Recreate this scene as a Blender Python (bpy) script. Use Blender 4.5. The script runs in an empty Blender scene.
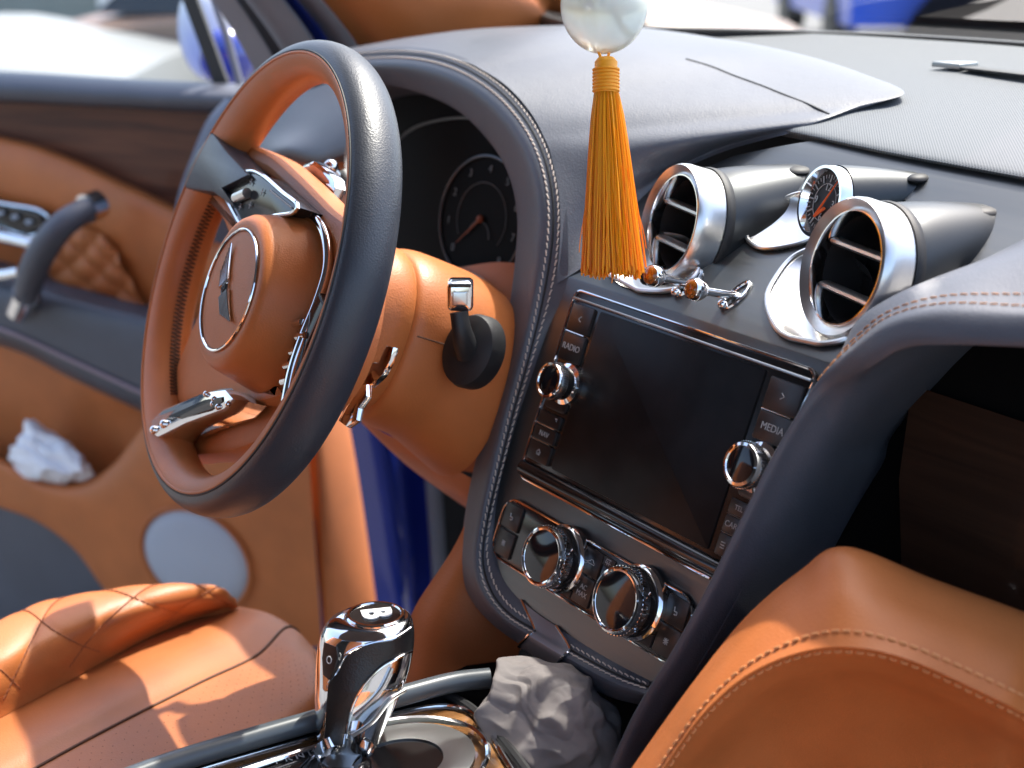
import bpy, bmesh, math, random
import numpy as np
from mathutils import Matrix, Vector
random.seed(7)
sc = bpy.context.scene
COL = sc.collection
rad = math.radians

# ---------------------------------------------------------------- camera
FPX = 1422.0
HEAD, PITCH = rad(55), rad(18.5)
Fh = np.array([-math.sin(HEAD), math.cos(HEAD), 0.0])
CR = np.array([math.cos(HEAD), math.sin(HEAD), 0.0])
CF = math.cos(PITCH) * Fh + np.array([0, 0, -math.sin(PITCH)])
CU = math.sin(PITCH) * Fh + np.array([0, 0, math.cos(PITCH)])
def ray(x, y): return CF + CR * (x - 512) / FPX + CU * (384 - y) / FPX
CAM = -ray(660, 430) * 1.08          # origin = middle of the screen, X right, Y forward, Z up
cd = bpy.data.cameras.new('camera')
cam = bpy.data.objects.new('camera', cd); COL.objects.link(cam)
m = Matrix.Identity(4)
for i in range(3):
    m[i][0] = CR[i]; m[i][1] = CU[i]; m[i][2] = -CF[i]; m[i][3] = CAM[i]
cam.matrix_world = m
cd.sensor_width = 36; cd.lens = FPX * 36 / 1024
cd.clip_start = 0.02; cd.clip_end = 500
cd.dof.use_dof = True; cd.dof.focus_distance = 1.07; cd.dof.aperture_fstop = 4.8
sc.camera = cam

# ---------------------------------------------------------------- light
SUN_EL, SUN_AZ = rad(60), rad(-20)     # azimuth from +Y (forward) towards +X (passenger side)
w = bpy.data.worlds.new("World"); sc.world = w; w.use_nodes = True
nt = w.node_tree; nt.nodes.clear()
sky = nt.nodes.new('ShaderNodeTexSky'); sky.sky_type = 'NISHITA'; sky.sun_disc = False
sky.sun_elevation = SUN_EL; sky.sun_rotation = SUN_AZ; sky.air_density = 1.0; sky.dust_density = 3.5
bg = nt.nodes.new('ShaderNodeBackground'); bg.inputs[1].default_value = 0.15
ow = nt.nodes.new('ShaderNodeOutputWorld')
nt.links.new(sky.outputs[0], bg.inputs[0]); nt.links.new(bg.outputs[0], ow.inputs[0])
sl = bpy.data.lights.new('sun', 'SUN'); sl.energy = 2.5; sl.angle = rad(0.8); sl.color = (1, .95, .88)
so = bpy.data.objects.new('sun', sl); COL.objects.link(so)
sd = Vector((math.sin(SUN_AZ) * math.cos(SUN_EL), math.cos(SUN_AZ) * math.cos(SUN_EL), math.sin(SUN_EL)))
so.rotation_euler = (-sd).to_track_quat('-Z', 'Y').to_euler(); so.location = (3, 1, 5)
sc.view_settings.view_transform = 'Standard'; sc.view_settings.look = 'None'
sc.view_settings.exposure = 1.8; sc.view_settings.gamma = 1
sc.cycles.max_bounces = 8; sc.cycles.transparent_max_bounces = 12

# ---------------------------------------------------------------- maths helpers
def V(*a): return np.array(a, float)
def unit(v): return np.asarray(v, float) / np.linalg.norm(v)
def D(x, y, d): return CAM + ray(x, y) * d
def PL(x, y, p0, n):
    r = ray(x, y); return CAM + r * (np.dot(np.asarray(p0) - CAM, n) / np.dot(r, n))
RHO = rad(21)
SN = V(0, -math.cos(RHO), math.sin(RHO)); SU = V(0, math.sin(RHO), math.cos(RHO)); EX = V(1, 0, 0)
def S(x, y, o=0): return PL(x, y, SN * o, SN)
def Sp(a, b, o=0): return EX * a + SU * b + SN * o
def Z(x, y, v): return PL(x, y, V(0, 0, v), V(0, 0, 1))
def X(x, y, v): return PL(x, y, V(v, 0, 0), V(1, 0, 0))
def Y(x, y, v): return PL(x, y, V(0, v, 0), V(0, 1, 0))
DN = unit(V(.5, -.866, 0)); DP = V(-.93, .30, 0)
def DO(x, y, o=0): return PL(x, y, DP + DN * o, DN)
# fascia profile (y, z): flat stack below, concave shelf above, up to the dash top
PROF = [(-.0645, -.1680), (-.05, -.1303), (0, 0), (.0315, .082), (.044, .0915), (.09, .1225), (.12, .143), (.16, .170), (.20, .197), (.25, .215)]
PY = np.array([p[0] for p in PROF]); PZ = np.array([p[1] for p in PROF])
def FAS(x, y, o=0):
    r = ray(x, y); lo, hi = .6, 1.6
    f = lambda t: (CAM + r * t)[2] - np.interp((CAM + r * t)[1], PY, PZ)
    ts = np.linspace(.6, 1.7, 221); prev = f(ts[0])
    for a, b in zip(ts[:-1], ts[1:]):
        nv = f(b)
        if prev > 0 and nv <= 0:
            lo, hi = a, b
            for _ in range(30):
                mid = (lo + hi) / 2
                if f(mid) > 0: lo = mid
                else: hi = mid
            break
        prev = nv
    P = CAM + r * lo
    return P + fas_n(P[1]) * o
def fas_n(y):
    e = .006; dz = np.interp(y + e, PY, PZ) - np.interp(y - e, PY, PZ)
    return unit(V(0, -dz, 2 * e))

def proj(P):
    v = np.asarray(P) - CAM; d = v @ CF; return 512 + FPX * (v @ CR) / d, 384 - FPX * (v @ CU) / d, d
def spline(pts, n, closed=False):
    P = np.array(pts, float)
    if len(P) == 2:
        t = np.linspace(0, 1, n)[:, None]; return P[0] * (1 - t) + P[1] * t
    if closed: P = np.vstack([P[-1], P, P[0], P[1]])
    else: P = np.vstack([2 * P[0] - P[1], P, 2 * P[-1] - P[-2]])
    out = []
    for i in range(1, len(P) - 2):
        p0, p1, p2, p3 = P[i - 1:i + 3]
        t0 = 0; k = lambda a, b: max(np.linalg.norm(b - a), 1e-7) ** .5
        t1 = t0 + k(p0, p1); t2 = t1 + k(p1, p2); t3 = t2 + k(p2, p3)
        for t in np.linspace(t1, t2, 24, endpoint=False):
            A1 = (t1 - t) / (t1 - t0) * p0 + (t - t0) / (t1 - t0) * p1
            A2 = (t2 - t) / (t2 - t1) * p1 + (t - t1) / (t2 - t1) * p2
            A3 = (t3 - t) / (t3 - t2) * p2 + (t - t2) / (t3 - t2) * p3
            B1 = (t2 - t) / (t2 - t0) * A1 + (t - t0) / (t2 - t0) * A2
            B2 = (t3 - t) / (t3 - t1) * A2 + (t - t1) / (t3 - t1) * A3
            out.append((t2 - t) / (t2 - t1) * B1 + (t - t1) / (t2 - t1) * B2)
    out.append(P[-2]); out = np.array(out)
    s = np.r_[0, np.cumsum(np.linalg.norm(np.diff(out, axis=0), axis=1))]
    tt = np.linspace(0, s[-1], n, endpoint=not closed)
    return np.stack([np.interp(tt, s, out[:, i]) for i in range(out.shape[1])], 1)
def spline_k(pts, sub):
    """spline keeping the same parameter at every control point (sub steps per span)"""
    P = np.array(pts, float); n = len(P)
    Q = np.vstack([2 * P[0] - P[1], P, 2 * P[-1] - P[-2]]); out = []
    for i in range(1, n):
        p0, p1, p2, p3 = Q[i - 1:i + 3]
        for t in np.arange(sub) / sub:
            out.append(.5 * ((2 * p1) + (p2 - p0) * t + (2 * p0 - 5 * p1 + 4 * p2 - p3) * t * t + (3 * p1 - p0 - 3 * p2 + p3) * t ** 3))
    out.append(P[-1]); return np.array(out)
def loft(rows, sub_u=8, sub_v=8):
    """rows[j][i] control net -> dense grid"""
    R = [spline_k(r, sub_u) for r in rows]
    R = np.array(R)
    cols = [spline_k(R[:, i], sub_v) for i in range(R.shape[1])]
    return np.array(cols).transpose(1, 0, 2)
def gnorm(g):
    du = np.gradient(g, axis=1); dv = np.gradient(g, axis=0)
    n = np.cross(du, dv); return n / np.maximum(np.linalg.norm(n, axis=2, keepdims=True), 1e-9)

from mathutils.bvhtree import BVHTree
def surf(g):
    nv, nu = g.shape[:2]; t = BVHTree.FromPolygons([tuple(p) for p in g.reshape(-1, 3)], [(j * nu + i, j * nu + i + 1, (j + 1) * nu + i + 1, (j + 1) * nu + i) for j in range(nv - 1) for i in range(nu - 1)])
    def f(x, y, lift=0.0):
        d = unit(ray(x, y)); h = t.ray_cast(Vector(tuple(CAM)), Vector(tuple(d)))
        return None if h[0] is None else V(*h[0]) - d * lift
    return f
class MB:
    def __init__(s): s.v = []; s.f = []; s.m = []; s.flat = []
    def add(s, vs, fs, mi=0):
        b = len(s.v); s.v += [tuple(map(float, p)) for p in vs]
        for f in fs: s.f.append(tuple(b + i for i in f)); s.m.append(mi)
        return s
    def grid(s, g, mi=0, cu=False, cv=False):
        g = np.asarray(g); nv, nu = g.shape[:2]; fs = []
        for j in range(nv if cv else nv - 1):
            for i in range(nu if cu else nu - 1):
                a, b = j, (j + 1) % nv; c, d = i, (i + 1) % nu
                fs.append((a * nu + c, a * nu + d, b * nu + d, b * nu + c))
        return s.add(g.reshape(-1, 3), fs, mi)
    def tube(s, path, r, seg=10, mi=0, closed=False, cap=True, up=None, sx=1.0):
        P = np.asarray(path, float); n = len(P)
        r = np.full(n, r, float) if np.isscalar(r) else np.asarray(r, float)
        T = np.roll(P, -1, 0) - np.roll(P, 1, 0) if closed else np.gradient(P, axis=0)
        T /= np.maximum(np.linalg.norm(T, axis=1, keepdims=True), 1e-9)
        a = np.asarray(up, float) if up is not None else (V(0, 0, 1) if abs(T[0][2]) < .9 else V(1, 0, 0))
        rows = []
        for i in range(n):
            a2 = a - T[i] * np.dot(a, T[i])
            if np.linalg.norm(a2) < 1e-6: a2 = np.cross(T[i], V(.3, .5, .7))
            a2 = unit(a2)
            if up is None: a = a2
            b2 = np.cross(T[i], a2)
            rows.append([P[i] + (a2 * math.cos(t) + b2 * math.sin(t) * sx) * r[i] for t in np.linspace(0, 2 * math.pi, seg, endpoint=False)])
        s.grid(rows, mi, cu=True, cv=closed)
        if cap and not closed:
            s.add(rows[0], [tuple(range(seg))[::-1]], mi); s.add(rows[-1], [tuple(range(seg))], mi)
        return s
    def lathe(s, prof, o, ax, seg=40, mi=0, ref=None, sx=1.0, mis=None):
        """prof: (radius, height along axis)"""
        ax = unit(ax); ref = np.asarray(ref, float) if ref is not None else (V(0, 0, 1) if abs(ax[2]) < .9 else V(1, 0, 0))
        u = unit(ref - ax * np.dot(ref, ax)); v = np.cross(ax, u); o = np.asarray(o)
        ring = lambda r, h: [o + ax * h + (u * math.cos(t) + v * sx * math.sin(t)) * r for t in np.linspace(0, 2 * math.pi, seg, endpoint=False)]
        for k in range(len(prof) - 1):
            s.grid([ring(*prof[k]), ring(*prof[k + 1])], mis[k] if mis else mi, cu=True)
        return s
    def disc(s, o, ax, r, seg=40, mi=0, ref=None, sx=1.0):
        ax = unit(ax); ref = np.asarray(ref, float) if ref is not None else (V(0, 0, 1) if abs(ax[2]) < .9 else V(1, 0, 0))
        u = unit(ref - ax * np.dot(ref, ax)); v = np.cross(ax, u)
        return s.add([o + (u * math.cos(t) + v * sx * math.sin(t)) * r for t in np.linspace(0, 2 * math.pi, seg, endpoint=False)], [tuple(range(seg))], mi)
    def ball(s, o, r, mi=0, nu=20, nv=12, ax=None):
        r = V(r, r, r) if np.isscalar(r) else np.asarray(r, float); A = np.eye(3) if ax is None else np.array(ax)
        rows = []
        for j in range(nv + 1):
            p = math.pi * j / nv
            rows.append([np.asarray(o) + A.T @ (r * V(math.sin(p) * math.cos(t), math.sin(p) * math.sin(t), math.cos(p))) for t in np.linspace(0, 2 * math.pi, nu, endpoint=False)])
        return s.grid(rows, mi, cu=True)
    def plate(s, outline, h0, h1, bev=0.0, mi=0, pos=Sp, top_mi=None):
        """outline 2-D polygon in a frame, extruded from h0 to h1 with a rounded top edge"""
        A = np.array(outline, float); c = A.mean(0); n = len(A)
        def inset(k):
            prev = np.roll(A, 1, 0); nxt = np.roll(A, -1, 0); t = nxt - prev
            nn = np.stack([t[:, 1], -t[:, 0]], 1); nn /= np.maximum(np.linalg.norm(nn, axis=1, keepdims=True), 1e-9)
            area = np.sum(A[:, 0] * nxt[:, 1] - nxt[:, 0] * A[:, 1])
            if area < 0: nn = -nn
            return A - nn * k
        levels = [(A, h0)]
        if bev > 0:
            for t in (0, .5, 1):
                a = t * math.pi / 2; levels.append((inset(bev * (1 - math.cos(a))), h1 - bev + bev * math.sin(a)))
        else: levels.append((A, h1))
        rows = [[pos(p[0], p[1], h) for p in L] for L, h in levels]
        s.grid(rows, mi, cu=True)
        s.add(rows[-1], [tuple(range(n))], mi if top_mi is None else top_mi)
        return s
    def text(s, body, size, o, ex, ey, mi=0, h=.0004, bold=0.0):
        cu = bpy.data.curves.new('t', 'FONT'); cu.body = body; cu.size = size; cu.align_x = 'CENTER'; cu.align_y = 'CENTER'
        cu.extrude = h / 2; cu.resolution_u = 3; cu.offset = bold
        ob = bpy.data.objects.new('t', cu); COL.objects.link(ob)
        dg = bpy.context.evaluated_depsgraph_get(); me = bpy.data.meshes.new_from_object(ob.evaluated_get(dg))
        ex = unit(ex); ey = unit(ey); n = np.cross(ex, ey)
        s.add([o + ex * q.co.x + ey * q.co.y + n * q.co.z for q in me.vertices], [tuple(p.vertices) for p in me.polygons], mi)
        bpy.data.objects.remove(ob); bpy.data.meshes.remove(me); bpy.data.curves.remove(cu)
        return s
    def build(s, name, mats, parent=None, label=None, sharp=38, smooth=True, merge=1e-6):
        me = bpy.data.meshes.new(name); me.from_pydata(s.v, [], s.f)
        if not isinstance(mats, (list, tuple)): mats = [mats]
        for mt in mats: me.materials.append(mt)
        me.polygons.foreach_set('material_index', s.m)
        bm = bmesh.new(); bm.from_mesh(me)
        bmesh.ops.remove_doubles(bm, verts=bm.verts, dist=merge)
        bmesh.ops.recalc_face_normals(bm, faces=bm.faces)
        for f in bm.faces: f.smooth = smooth
        for e in bm.edges:
            if len(e.link_faces) == 2 and e.calc_face_angle(0) > rad(sharp): e.smooth = False
        bm.to_mesh(me); bm.free()
        ob = bpy.data.objects.new(name, me); COL.objects.link(ob)
        if parent is not None: adopt(ob, parent)
        if label: ob['label'] = label
        return ob
def wloc(o):
    p = V(*o.location)
    while o.parent: o = o.parent; p = p if o.type == 'MESH' else V(*o.location)
    return p
def adopt(ob, parent):
    ob.parent = parent
    root = parent
    while root.parent: root = root.parent
    if parent == root: ob.matrix_parent_inverse = Matrix.Translation(-Vector(root.location))
def thing(name, label, cat, loc, group=None):
    o = bpy.data.objects.new(name, None); COL.objects.link(o); o.location = tuple(loc); o.empty_display_size = .05
    o['label'] = label; o['category'] = cat
    if group: o['group'] = group
    return o
def tag(o, label, cat, group=None):
    o['label'] = label; o['category'] = cat
    if group: o['group'] = group
    return o
def rr(x0, y0, x1, y1, r, n=6):
    out = []
    for cx, cy, a in ((x1 - r, y1 - r, 0), (x0 + r, y1 - r, 90), (x0 + r, y0 + r, 180), (x1 - r, y0 + r, 270)):
        for k in range(n + 1):
            t = rad(a + 90 * k / n); out.append((cx + r * math.cos(t), cy + r * math.sin(t)))
    return out
def stitch_mesh(path, nrm, length=.004, gap=.0022, r=.0006, slant=.0, mi=0, mb=None):
    mb = mb or MB(); P = np.asarray(path); s = np.r_[0, np.cumsum(np.linalg.norm(np.diff(P, axis=0), axis=1))]
    N = np.asarray(nrm); t = 0
    g = lambda A, q: np.array([np.interp(q, s, A[:, i]) for i in range(3)])
    while t + length < s[-1]:
        a = g(P, t); b = g(P, t + length); n = unit(g(N, t + length / 2)); side = unit(np.cross(b - a, n)) * slant
        pts = [a - n * .0004 - side, a + n * r * .8 - side * .6, (a + b) / 2 + n * r * 1.1, b + n * r * .8 + side * .6, b - n * .0004 + side]
        mb.tube(pts, r, 6, mi); t += length + gap
    return mb

# ---------------------------------------------------------------- materials
MATS = {}
def mat(name, col, rough=.5, metal=0.0, spec=.5, bump=None, coat=0, sub=0, trans=0, var=None, emit=None, aniso=0, ior=None):
    if name in MATS: return MATS[name]
    mt = bpy.data.materials.new(name); mt.use_nodes = True; nt = mt.node_tree; b = nt.nodes['Principled BSDF']
    b.inputs['Base Color'].default_value = (*col, 1); b.inputs['Roughness'].default_value = rough
    b.inputs['Metallic'].default_value = metal; b.inputs['Specular IOR Level'].default_value = spec
    b.inputs['Coat Weight'].default_value = coat; b.inputs['Coat Roughness'].default_value = .06
    b.inputs['Transmission Weight'].default_value = trans
    if ior: b.inputs['IOR'].default_value = ior
    if sub: b.inputs['Subsurface Weight'].default_value = sub; b.inputs['Subsurface Radius'].default_value = (.02, .02, .018); b.inputs['Subsurface Scale'].default_value = .5
    tc = nt.nodes.new('ShaderNodeTexCoord')
    if var:   # (scale, amount) mottled colour variation + roughness variation
        n = nt.nodes.new('ShaderNodeTexNoise'); n.inputs['Scale'].default_value = var[0]; n.inputs['Detail'].default_value = 5
        nt.links.new(tc.outputs['Object'], n.inputs['Vector'])
        r = nt.nodes.new('ShaderNodeValToRGB'); r.color_ramp.elements[0].position = .3; r.color_ramp.elements[1].position = .7
        r.color_ramp.elements[0].color = (*[c * (1 - var[1]) for c in col], 1); r.color_ramp.elements[1].color = (*[min(1, c * (1 + var[1])) for c in col], 1)
        nt.links.new(n.outputs['Fac'], r.inputs[0]); nt.links.new(r.outputs[0], b.inputs['Base Color'])
        mr = nt.nodes.new('ShaderNodeMapRange'); mr.inputs['To Min'].default_value = max(.03, rough - .05); mr.inputs['To Max'].default_value = rough + .06
        nt.links.new(n.outputs['Fac'], mr.inputs['Value']); nt.links.new(mr.outputs[0], b.inputs['Roughness'])
    if bump:  # list of (kind, scale, strength, distance)
        prev = None
        for kind, scl, stg, dist in bump:
            if kind == 'voronoi':
                t = nt.nodes.new('ShaderNodeTexVoronoi'); out = t.outputs['Distance']
            else:
                t = nt.nodes.new('ShaderNodeTexNoise'); t.inputs['Detail'].default_value = 4; out = t.outputs['Fac']
            t.inputs['Scale'].default_value = scl; nt.links.new(tc.outputs['Object'], t.inputs['Vector'])
            bp = nt.nodes.new('ShaderNodeBump'); bp.inputs['Strength'].default_value = stg; bp.inputs['Distance'].default_value = dist
            nt.links.new(out, bp.inputs['Height'])
            if prev: nt.links.new(prev.outputs[0], bp.inputs['Normal'])
            prev = bp
        nt.links.new(prev.outputs[0], b.inputs['Normal'])
    MATS[name] = mt; return mt
GR = [('voronoi', 680, .24, .0006), ('noise', 60, .12, .002)]
NAVY = mat('navy_leather', (.072, .078, .096), .46, bump=GR, var=(14, .10), spec=.5)
NAVYW = mat('navy_wheel_leather', (.035, .04, .052), .40, bump=GR, var=(14, .10), spec=.5)
TAN = mat('tan_leather', (.48, .148, .040), .44, bump=GR, var=(18, .09), spec=.4)
TAND = mat('tan_perforated_leather', (.43, .135, .040), .5, bump=GR, var=(18, .09))
PADM = mat('dash_mesh_vinyl', (.15, .16, .17), .7, spec=.2)
FASM = mat('dark_brushed_metal', (.12, .125, .127), .33, metal=.85)
BLK = mat('gloss_black_plastic', (.012, .011, .011), .16, var=(40, .1))
BTN = mat('button_black', (.016, .014, .014), .32, var=(60, .1))
SCR = mat('display_glass', (.008, .008, .009), .33, spec=.18, var=(45, .3))
KNF = mat('knob_glass', (.008, .008, .01), .08)
DARK = mat('matte_black', (.008, .008, .009), .6)
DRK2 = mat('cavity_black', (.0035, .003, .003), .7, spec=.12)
CHR = mat('chrome', (.80, .80, .80), .07, metal=1, var=(90, .03), bump=[('noise', 25, .03, .002)])
SAT = mat('satin_aluminium', (.66, .655, .64), .30, metal=1)
SATD = mat('satin_dark_alloy', (.30, .31, .31), .30, metal=1)
WHT = mat('legend_white', (.36, .36, .36), .5)
RED = mat('needle_orange', (.8, .12, .02), .4)
THR = mat('pale_thread', (.55, .47, .40), .7)
THT = mat('tan_thread', (.62, .27, .10), .7)
BLUE = mat('blue_car_paint', (.012, .03, .26), .2, coat=1, var=(3, .05))
GREY = mat('grey_seal', (.17, .18, .21), .5, var=(10, .1))
RUB = mat('black_rubber', (.012, .012, .013), .5)
SPK = mat('speaker_cloth_grey', (.42, .45, .50), .7, bump=[('voronoi', 1200, .4, .0006)])
WHP = mat('white_plastic_bag', (.82, .83, .86), .35, sub=.2)
CLO = mat('grey_cloth', (.155, .135, .128), .75, bump=[('noise', 1500, .2, .0005)], var=(25, .15))
def silk(name, c):
    mt = mat(name, c, .38); nt = mt.node_tree; b = nt.nodes['Principled BSDF']; o = nt.nodes['Material Output']
    t = nt.nodes.new('ShaderNodeBsdfTranslucent'); t.inputs[0].default_value = (*c, 1); mx = nt.nodes.new('ShaderNodeMixShader'); mx.inputs[0].default_value = .5
    nt.links.new(b.outputs[0], mx.inputs[1]); nt.links.new(t.outputs[0], mx.inputs[2]); nt.links.new(mx.outputs[0], o.inputs['Surface']); return mt
ORA = silk('orange_silk_thread', (1.0, .50, .01)); ORA2 = silk('deep_orange_silk', (1.0, .40, .006))
ORD = mat('orange_cord', (.9, .36, .012), .55)
JADE = mat('milky_glass', (.82, .86, .80), .18, sub=.6, trans=.35, ior=1.45)
AMB = mat('reflected_amber', (.55, .16, .02), .05, trans=.6, ior=1.6)  # orange reflected in the chrome stop knobs, put into the colour
# mesh dots on the dash top
def dots(mt, scale, st):
    nt = mt.node_tree; b = nt.nodes['Principled BSDF']; tc = nt.nodes['Texture Coordinate'] if 'Texture Coordinate' in nt.nodes else nt.nodes.new('ShaderNodeTexCoord')
    mp = nt.nodes.new('ShaderNodeMapping'); mp.inputs['Rotation'].default_value = (0, 0, rad(45)); nt.links.new(tc.outputs['Object'], mp.inputs[0])
    ck = nt.nodes.new('ShaderNodeTexVoronoi'); ck.inputs['Scale'].default_value = scale; ck.inputs['Randomness'].default_value = 0
    ck.voronoi_dimensions = '2D'; nt.links.new(mp.outputs[0], ck.inputs['Vector'])
    rp = nt.nodes.new('ShaderNodeValToRGB'); rp.color_ramp.elements[0].position = .25; rp.color_ramp.elements[1].position = .42
    nt.links.new(ck.outputs['Distance'], rp.inputs[0])
    mx = nt.nodes.new('ShaderNodeMixRGB'); c = b.inputs['Base Color'].default_value
    mx.inputs[1].default_value = (c[0] * .55, c[1] * .55, c[2] * .55, 1); mx.inputs[2].default_value = c
    nt.links.new(rp.outputs[0], mx.inputs[0]); nt.links.new(mx.outputs[0], b.inputs['Base Color'])
    bp = nt.nodes.new('ShaderNodeBump'); bp.inputs['Strength'].default_value = st; bp.inputs['Distance'].default_value = .001
    nt.links.new(rp.outputs[0], bp.inputs['Height']); nt.links.new(bp.outputs[0], b.inputs['Normal'])
dots(PADM, 520, .2)
# brushed streaks running along the car's width
def brushed(mt, vec, lo, hi):
    nt = mt.node_tree; b = nt.nodes['Principled BSDF']; tc = nt.nodes['Texture Coordinate']
    mp = nt.nodes.new('ShaderNodeMapping'); mp.inputs['Scale'].default_value = vec; nt.links.new(tc.outputs['Object'], mp.inputs[0])
    n = nt.nodes.new('ShaderNodeTexNoise'); n.inputs['Scale'].default_value = 1; n.inputs['Detail'].default_value = 3; nt.links.new(mp.outputs[0], n.inputs['Vector'])
    mr = nt.nodes.new('ShaderNodeMapRange'); mr.inputs['To Min'].default_value = lo; mr.inputs['To Max'].default_value = hi
    nt.links.new(n.outputs['Fac'], mr.inputs['Value']); nt.links.new(mr.outputs[0], b.inputs['Roughness'])
    bp = nt.nodes.new('ShaderNodeBump'); bp.inputs['Strength'].default_value = .03; bp.inputs['Distance'].default_value = .0002
    nt.links.new(n.outputs['Fac'], bp.inputs['Height']); nt.links.new(bp.outputs[0], b.inputs['Normal'])
brushed(FASM, (8, 900, 900), .2, .5)
FAIR = mat('fairing_metal', (.05, .053, .055), .33, metal=.85); brushed(FAIR, (8, 900, 900), .3, .5)
def wood(name, c0, c1, vec, rough=.12):
    mt = mat(name, c0, rough, coat=1 if rough < .2 else .15, spec=.5 if rough < .2 else .25); nt = mt.node_tree; b = nt.nodes['Principled BSDF']; tc = nt.nodes['Texture Coordinate']
    mp = nt.nodes.new('ShaderNodeMapping'); mp.inputs['Scale'].default_value = vec; nt.links.new(tc.outputs['Object'], mp.inputs[0])
    n = nt.nodes.new('ShaderNodeTexNoise'); n.inputs['Scale'].default_value = 1; n.inputs['Detail'].default_value = 6; n.inputs['Distortion'].default_value = .8
    nt.links.new(mp.outputs[0], n.inputs['Vector'])
    r = nt.nodes.new('ShaderNodeValToRGB'); r.color_ramp.elements[0].position = .35; r.color_ramp.elements[1].position = .65
    r.color_ramp.elements[0].color = (*c0, 1); r.color_ramp.elements[1].color = (*c1, 1)
    nt.links.new(n.outputs['Fac'], r.inputs[0]); nt.links.new(r.outputs[0], b.inputs['Base Color']); return mt
WOODD = wood('dark_walnut', (.060, .019, .010), (.14, .050, .024), (4, 4, 60), .4)
WOODL = wood('console_walnut', (.13, .055, .018), (.30, .15, .06), (60, 5, 60))
def glass(name, tint=(.93, .96, .95)):
    mt = bpy.data.materials.new(name); mt.use_nodes = True; nt = mt.node_tree; nt.nodes.clear()
    t = nt.nodes.new('ShaderNodeBsdfTransparent'); t.inputs[0].default_value = (*tint, 1)
    g = nt.nodes.new('ShaderNodeBsdfGlossy'); g.inputs['Roughness'].default_value = .02
    lw = nt.nodes.new('ShaderNodeFresnel'); lw.inputs[0].default_value = 1.25
    mx = nt.nodes.new('ShaderNodeMixShader'); o = nt.nodes.new('ShaderNodeOutputMaterial')
    nt.links.new(lw.outputs[0], mx.inputs[0]); nt.links.new(t.outputs[0], mx.inputs[1]); nt.links.new(g.outputs[0], mx.inputs[2]); nt.links.new(mx.outputs[0], o.inputs[0]); return mt
GLS = glass('window_glass')

# ================================================================ DASHBOARD
dash = thing('dashboard', 'navy leather dashboard with black metal centre stack, round air vents and blank display screen', 'dashboard', (0, .2, -.25))
# --- centre fascia: profile swept across the car
ys = np.concatenate([np.linspace(-.0645, .0315, 12), spline([(y, z) for y, z in PROF[3:]], 40)[1:, 0]])
def xl(y): return np.interp(y, [-.086, -.03, .03, .08, .105, .13, .17, .203], [-.14, -.165, -.175, -.19, -.185, -.155, -.112, -.035])
def xr(y): return np.interp(y, [-.086, -.03, .0, .03, .08, .15, .25], [.075, .10, .13, .155, .20, .26, .33])
sp = spline(PROF[3:], 60)
pz = lambda y: np.interp(y, PY, PZ) if y < .0315 else np.interp(y, sp[:, 0], sp[:, 1])
PROFD = [(y, pz(y)) for y in ys]
PY = np.array([p[0] for p in PROFD]); PZ = np.array([p[1] for p in PROFD])

# --- leather surround roll: instrument arch, left limb of the stack and bottom bar
seam = [(300, 66), (350, 57), (405, 54), (450, 62), (490, 83), (520, 112), (541, 148), (552, 190), (553, 235), (545, 290), (531, 350), (514, 410), (499, 470), (487, 522), (483, 560), (491, 590), (510, 614), (545, 635), (585, 658), (620, 676), (648, 687)]
outr = [(300, 100), (345, 84), (385, 84), (425, 94), (458, 110), (487, 138), (507, 170), (517, 212), (515, 262), (507, 322), (494, 385), (480, 442), (468, 495), (462, 540), (461, 570), (470, 598), (492, 624), (530, 651), (570, 676), (608, 696), (645, 706)]
innr = [(300, 60), (350, 51), (407, 47), (456, 55), (498, 77), (530, 108), (553, 148), (565, 192), (568, 240), (566, 286), (547, 332), (529, 384), (513, 434), (501, 480), (495, 515), (495, 548), (504, 580), (530, 609), (574, 638), (612, 661), (650, 681)]
a_ = .45
mid1 = [((s[0] * (1 - a_) + o[0] * a_), (s[1] * (1 - a_) + o[1] * a_)) for s, o in zip(seam, outr)]
r_in = [S(*p, .000) for p in innr]
r_seam = [S(*p, .007) for p in seam]
r_mid = [S(*p, .013) for p in mid1]
r_out = [S(*p, -.006) for p in outr]
r_o2 = [p - SN * .012 + (q - p) * .18 for p, q in zip(r_out, r_mid)]
r_bk = [p - SN * .075 + (q - p) * .45 for p, q in zip(r_out, r_mid)]
rollg = loft([r_in, r_seam, r_mid, r_out, r_o2, r_bk], 8, 6)
MB().grid(rollg).build('surround_roll', NAVY, dash)
gn = gnorm(rollg); sgn = -1 if np.dot(gn[8, 80], SN) < 0 else 1; gn = gn * sgn
for k, sl_ in ((3, .0005), (8, .0005)):
    pass
st = MB()
stitch_mesh(rollg[4], gn[4], .0042, .0022, .0006, .0007, mb=st)
stitch_mesh(rollg[8], gn[8], .0042, .0022, .0006, -.0007, mb=st)
st.build('stitching', THR, dash)
MB().tube(rollg[6] + gn[6] * .0002, .0009, 6).build('seam_groove', DARK, dash)
cl = MB(); seg_ = slice(134, 142)
cl.grid(rollg[0:31, seg_] + gn[0:31, seg_] * .0018).build('clasp', mat('clasp_metal', (.30, .31, .34), .38, metal=.6), dash)
cb = MB()
for k in (134, 141): cb.tube(rollg[0:31, k] + gn[0:31, k] * .0018, .0013, 6)
cb.build('clasp_edge', CHR, dash)

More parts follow.
